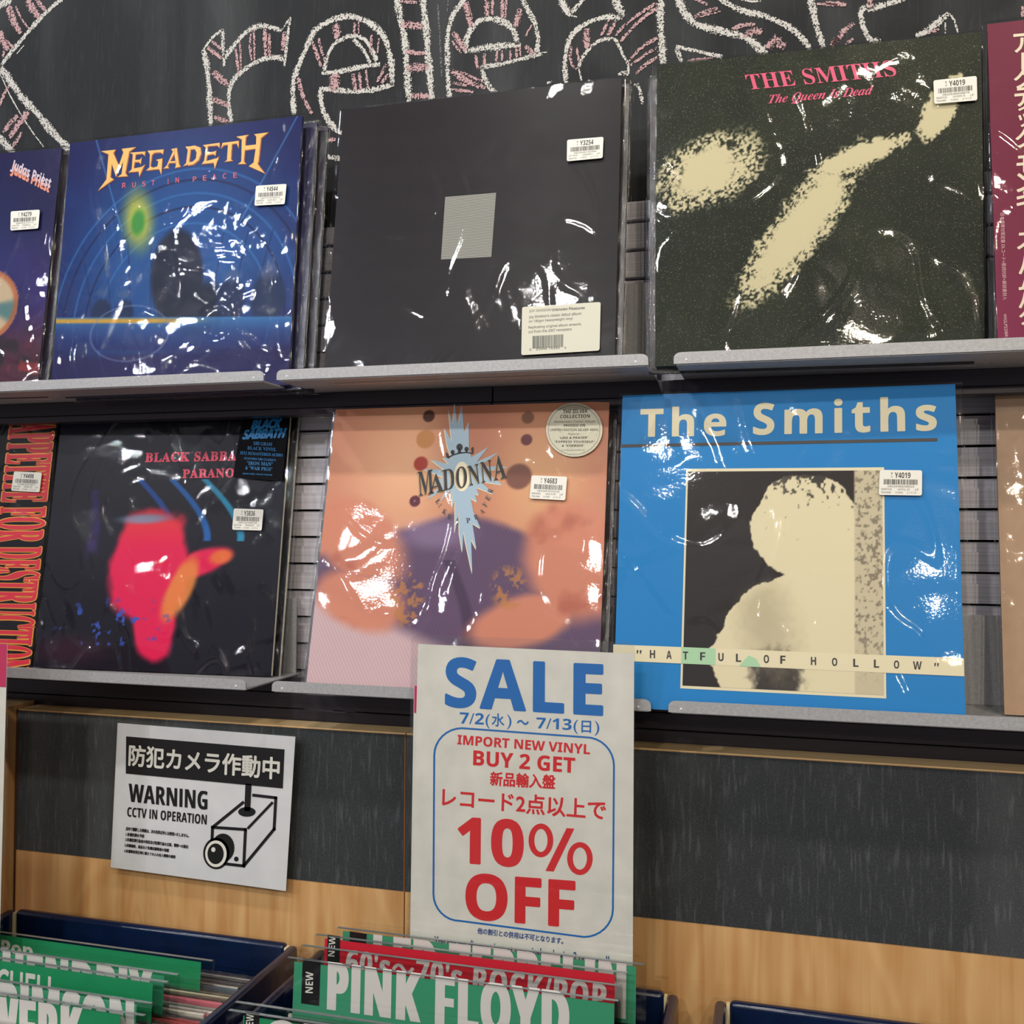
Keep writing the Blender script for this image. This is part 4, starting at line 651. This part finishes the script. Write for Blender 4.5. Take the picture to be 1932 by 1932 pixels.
# neighbouring sign, only its right edge shows
f = Frame((-1.0, .86, -.44)); s2 = thing('sale_sign', 'edge of a white and magenta sign at the far left edge', 'sign', f)
e0, e1, e2, e3 = [f.uv(p) for p in ((14, 1215), (14, 1297), (0, 1740), (-6, 1297))]; xr = e0.x; plate('sign_sheet', [[(xr-.2, 0), (xr-.004, 0), (xr, e0.y), (xr-.2, e0.y)]], -.0003, 0, M_paper, s2)
plate('magenta_band', [[(xr-.2, e1.y), (xr-.0008, e1.y), (xr-.0002, e0.y), (xr-.2, e0.y)]], .0001, .0001, mat('magenta_band', (206, 40, 96), .6), s2); plate('clear_holder', [[(xr-.2, 0), (xr+.001, 0), (xr+.003, e0.y+.004), (xr-.2, e0.y+.004)]], .0004, .0016, M_acryl, s2)
# ---------------------------------------------------------------- record bins
def bin_(x0, x1, yb, yf, zr, lab):
    zb = -.80; f = Frame((x0, yb, zb)); t = thing('record_bin', lab, 'bin', f, 'navy record bins'); W = x1-x0; H = zr-zb; D = yb-yf; th = .011
    boxes('back_wall', [(.005, W-.005, -th, 0, 0, H)], M_navy, t, .0045, 3, True); boxes('front_wall', [(.005, W-.005, -D, -D+th, 0, H-.06)], M_navy, t, .0045, 3, True)
    for xx in (-.009, W-.002): boxes('side_wall', [(xx, xx+th, -D, -.004, .0, H-.001)], M_navy, t, .0045, 3, True)
    boxes('bottom', [(0, W, -D+th, -th, 0, .008)], M_navy, t)
    for xx in (.003, W-.004): boxes('corner_lining', [(xx-.001, xx+.002, -th, -.003, .01, H-.003)], M_core, t)
bin_(-.876, -.512, .975, .42, -.4510, 'navy record bin at the left, full of green divider cards')
bin_(-.470, -.100, .975, .42, -.4510, 'navy record bin in the middle, in front of the tall sale sign')
bin_(-.047, .317, .975, .42, -.4510, 'navy record bin at the lower right corner')
def divider(x0, x1, y, ztop, cardx, lab, grp, h=.16, lean=4, cm=None, H=.34):
    if grp == DM and y in (.9411, .9183, .8921, .8558):
        k_ = {.9411: .908, .9183: .890, .8921: .874, .8558: .846}[y]/y; x0, x1, y, ztop = x0*k_, x1*k_, y*k_, ztop*k_
        if cardx: cardx = [cardx[0]*k_, cardx[1]*k_]
    f = Frame((x0, y+math.sin(math.radians(lean))*0, ztop-H*math.cos(math.radians(lean))), 0, lean)
    f = Frame((x0, y-H*math.sin(math.radians(lean)), ztop-H*math.cos(math.radians(lean))), 0, lean)
    t = thing('divider_card', lab, 'divider', f, grp); W = x1-x0; c = [Vector((0, H)), Vector((W, H)), Vector((W, 0)), Vector((0, 0))]
    plate('acrylic_front', [rquad(c, .006, .006)], .0008, .0018, M_acryl, t); plate('acrylic_back', [rquad(c, .006, .006)], -.0016, -.0008, M_acryl, t)
    plate('acrylic_fold', [[(0.002, H-.0007), (W-.002, H-.0007), (W-.002, H-.0003), (.002, H-.0003)]], -.0016, .0018, M_fold, t)
    if cm: plate('card', [[(cardx[0]-x0, H-h), (cardx[1]-x0, H-h), (cardx[1]-x0, H-.0035), (cardx[0]-x0, H-.0035)]], -.0002, .0002, cm, t)
    return f, t
DL = 'green divider cards in the left bin'; DM = 'divider cards in the middle bin'; tz = .0004
z1 = C(5.855, 0, 1700)
f, t = divider(-.874, -.560, .8953, -.4435, (-.870, -.575), 'rearmost green divider card in the left bin, reaching furthest right', DL, .05, cm=M_green); text('card_lettering', f, tz, [('Pop', 'bold', (2, 1806), (61, 1816), (2.5, 1773))], M_cardw, t, .02)
f, t = divider(-.874, -.560, .8350, -.4314, (-.870, -.577), 'green divider card with heavy white capitals, second from the back of the left bin', DL, .10, cm=M_greenl); text('card_lettering', f, tz, [('HENDRIX', 'block', (5, 1888), (283, 1934), (8.5, 1792), 1.12)], M_cardw, t, -.045)
f, t = divider(-.874, -.560, .8187, -.4314, (-.870, -.578), 'green divider card with thin white capitals, in the middle of the left bin', DL, .10, cm=M_green); text('card_lettering', f, tz, [('MITCHELL', 'sans', (-75, 1888), (106, 1918), (-72, 1817), .95)], M_cardw, t, .015)
f, t = divider(-.874, -.560, .7943, -.4402, (-.870, -.578), 'green divider card with a torn sleeve corner, second from the front of the left bin', DL, .10, cm=M_greenl); text('card_lettering', f, tz, [('CRIMSON', 'block', (-42, 1950), (248, 1996), (-39, 1847), 1.12)], M_cardw, t, -.045)
f, t = divider(-.874, -.560, .7842, -.4466, (-.870, -.588), 'frontmost green divider card in the left bin', DL, .10, cm=M_green); text('card_lettering', f, tz, [('KRAFTWERK', 'block', (-207, 1950), (152, 2006), (-205, 1852), 1.12)], M_cardw, t, -.045)
f, t = divider(-.444, -.119, .9411, -.4137, (-.4365, -.129), 'green and black divider card with pale letters just in front of the sale sign', DM, .055, cm=M_greenl); text('card_lettering', f, tz, [('LED ZEPPELIN', 'block', (705, 1862), (1176, 1922), (708.4, 1763), 1.12)], M_cardw, t, -.045)
def blk(f, t, pts): plate('new_block', [[f.uv(p, .0004) for p in pts]], .0004, .0004, M_black, t)
blk(f, t, [(659, 1800), (690, 1803), (692, 1762), (660, 1757)])
f, t = divider(-.4575, -.1325, .9183, -.4135, (-.446, -.146), 'red divider card with pale lettering in the middle bin', DM, .07, cm=M_redc); text('card_lettering', f, tz, [("60's～70's ROCK/POP", 'bold', (652, 1838), (1141, 1908), (655.5, 1791), 1.12)], M_cardw, t, -.03)
blk(f, t, [(617, 1830), (640, 1832), (642, 1767), (618, 1763)]); text('new_lettering', f, .0006, [('NEW', 'bold', (631, 1805), (633, 1767), (619, 1804))], M_white, t)
f, t = divider(-.4596, -.1346, .8921, -.4140, None, 'empty clear divider in the middle bin', DM)
f, t = divider(-.456, -.131, .8558, -.4106, (-.4475, -.1365), 'tall green divider card with huge white capitals in the middle bin', DM, .062, cm=M_greenl); text('card_lettering', f, tz, [('PINK FLOYD', 'block', (620, 1906), (1070, 1970), (622.4, 1814.5), 1.12)], M_cardw, t, -.045)
blk(f, t, [(568, 1893), (602, 1898), (605, 1813), (571, 1808)]); text('new_lettering', f, .0006, [('NEW', 'bold', (590, 1874), (591, 1834), (576, 1873))], M_white, t)
f, t = divider(-.4505, -.1255, .752, -.4045, None, 'clear divider in front of the huge white capitals in the middle bin', DM)
f, t = divider(-.4505, -.1255, .7415, -.4065, (-.435, -.14), 'green divider card at the very front of the middle bin', DM, .08, cm=M_green); text('card_lettering', f, tz, [('QUEEN', 'bold', (500, 2020), (800, 2060), (503, 1924), .9)], M_cardw, t, .03)
blk(f, t, [(460, 1960), (487, 1963), (490, 1912), (462, 1908)]); text('new_lettering', f, .0006, [('NEW', 'bold', (477, 1946), (479, 1914), (463, 1945))], M_white, t)
f, t = divider(.0, .27, .94, -.4545, None, 'clear divider standing at the back of the right bin', DM)
# records filed in the bins
COLS = [((198, 196, 190), 'pale grey'), ((60, 58, 60), 'black'), ((150, 146, 140), 'grey'), ((214, 110, 128), 'pink'), ((226, 222, 210), 'white'), ((168, 60, 62), 'red'), ((120, 110, 92), 'brown'), ((84, 96, 110), 'slate'), ((210, 200, 170), 'cream')]
PROTO = {}
ORD = ['rearmost', 'second', 'third', 'fourth', 'fifth', 'sixth', 'seventh', 'eighth', 'ninth', 'tenth', 'eleventh', 'twelfth', 'thirteenth', 'fourteenth', 'fifteenth', 'sixteenth', 'seventeenth', 'eighteenth', 'nineteenth', 'twentieth', 'twenty-first', 'twenty-second', 'twenty-third', 'twenty-fourth', 'twenty-fifth', 'twenty-sixth', 'twenty-seventh']
def filed(x, y, z, ci, where, k, lean=4):
    col, nm = COLS[ci]; f = Frame((x, y, z), 0, lean); lab = '%s record filed upright, %s %s' % (nm, ORD[k]+(' one' if k == 0 else ' from the back'), where); grp = 'records filed '+where
    if ci not in PROTO:
        t = thing('filed_record', lab, 'record', f, grp); s_ = boxes('sleeve', [(0, .313, 0, .0034, 0, .313)], sleeve_mats(col), t, .0008, 2); p_ = boxes('plastic_sleeve', [(-.002, .316, -.0006, .004, -.001, .3165)], M_film_edge, t, .0012, 2, True); PROTO[ci] = (s_, p_); return
    t = thing('filed_record', lab, 'record', f, grp)
    for s_ in PROTO[ci]:
        o = s_.copy(); COL.objects.link(o); o.parent = t
        o.matrix_parent_inverse = Matrix(); o.matrix_basis = Matrix()
seqL = [2, 1, 1, 0, 7, 6, 8, 6, 3, 3, 2, 4, 3, 4, 1, 5, 5, 2, 4, 8, 4, 6, 4, 2, 8, 4, 0]
y = .925
for k, ci in enumerate(seqL):
    for dy in (.8953, .8350, .8187, .7943, .7842):
        if abs(y-dy) < .004: y -= .003
    filed(-.842+random.uniform(-.012, .012), y-.022, -.788+.001+random.uniform(-.002, .002), ci, 'in the left bin', k); y -= .0058
y = .868
for k, ci in enumerate([1, 2, 4, 8, 4, 0, 4, 1, 2, 6, 1, 2, 7, 2, 1, 0, 2, 1]):
    filed(-.436+random.uniform(-.012, .012), y-.022, -.772+random.uniform(-.002, .002), ci, 'in the middle bin', k); y -= .0062
bpy.context.view_layer.update()
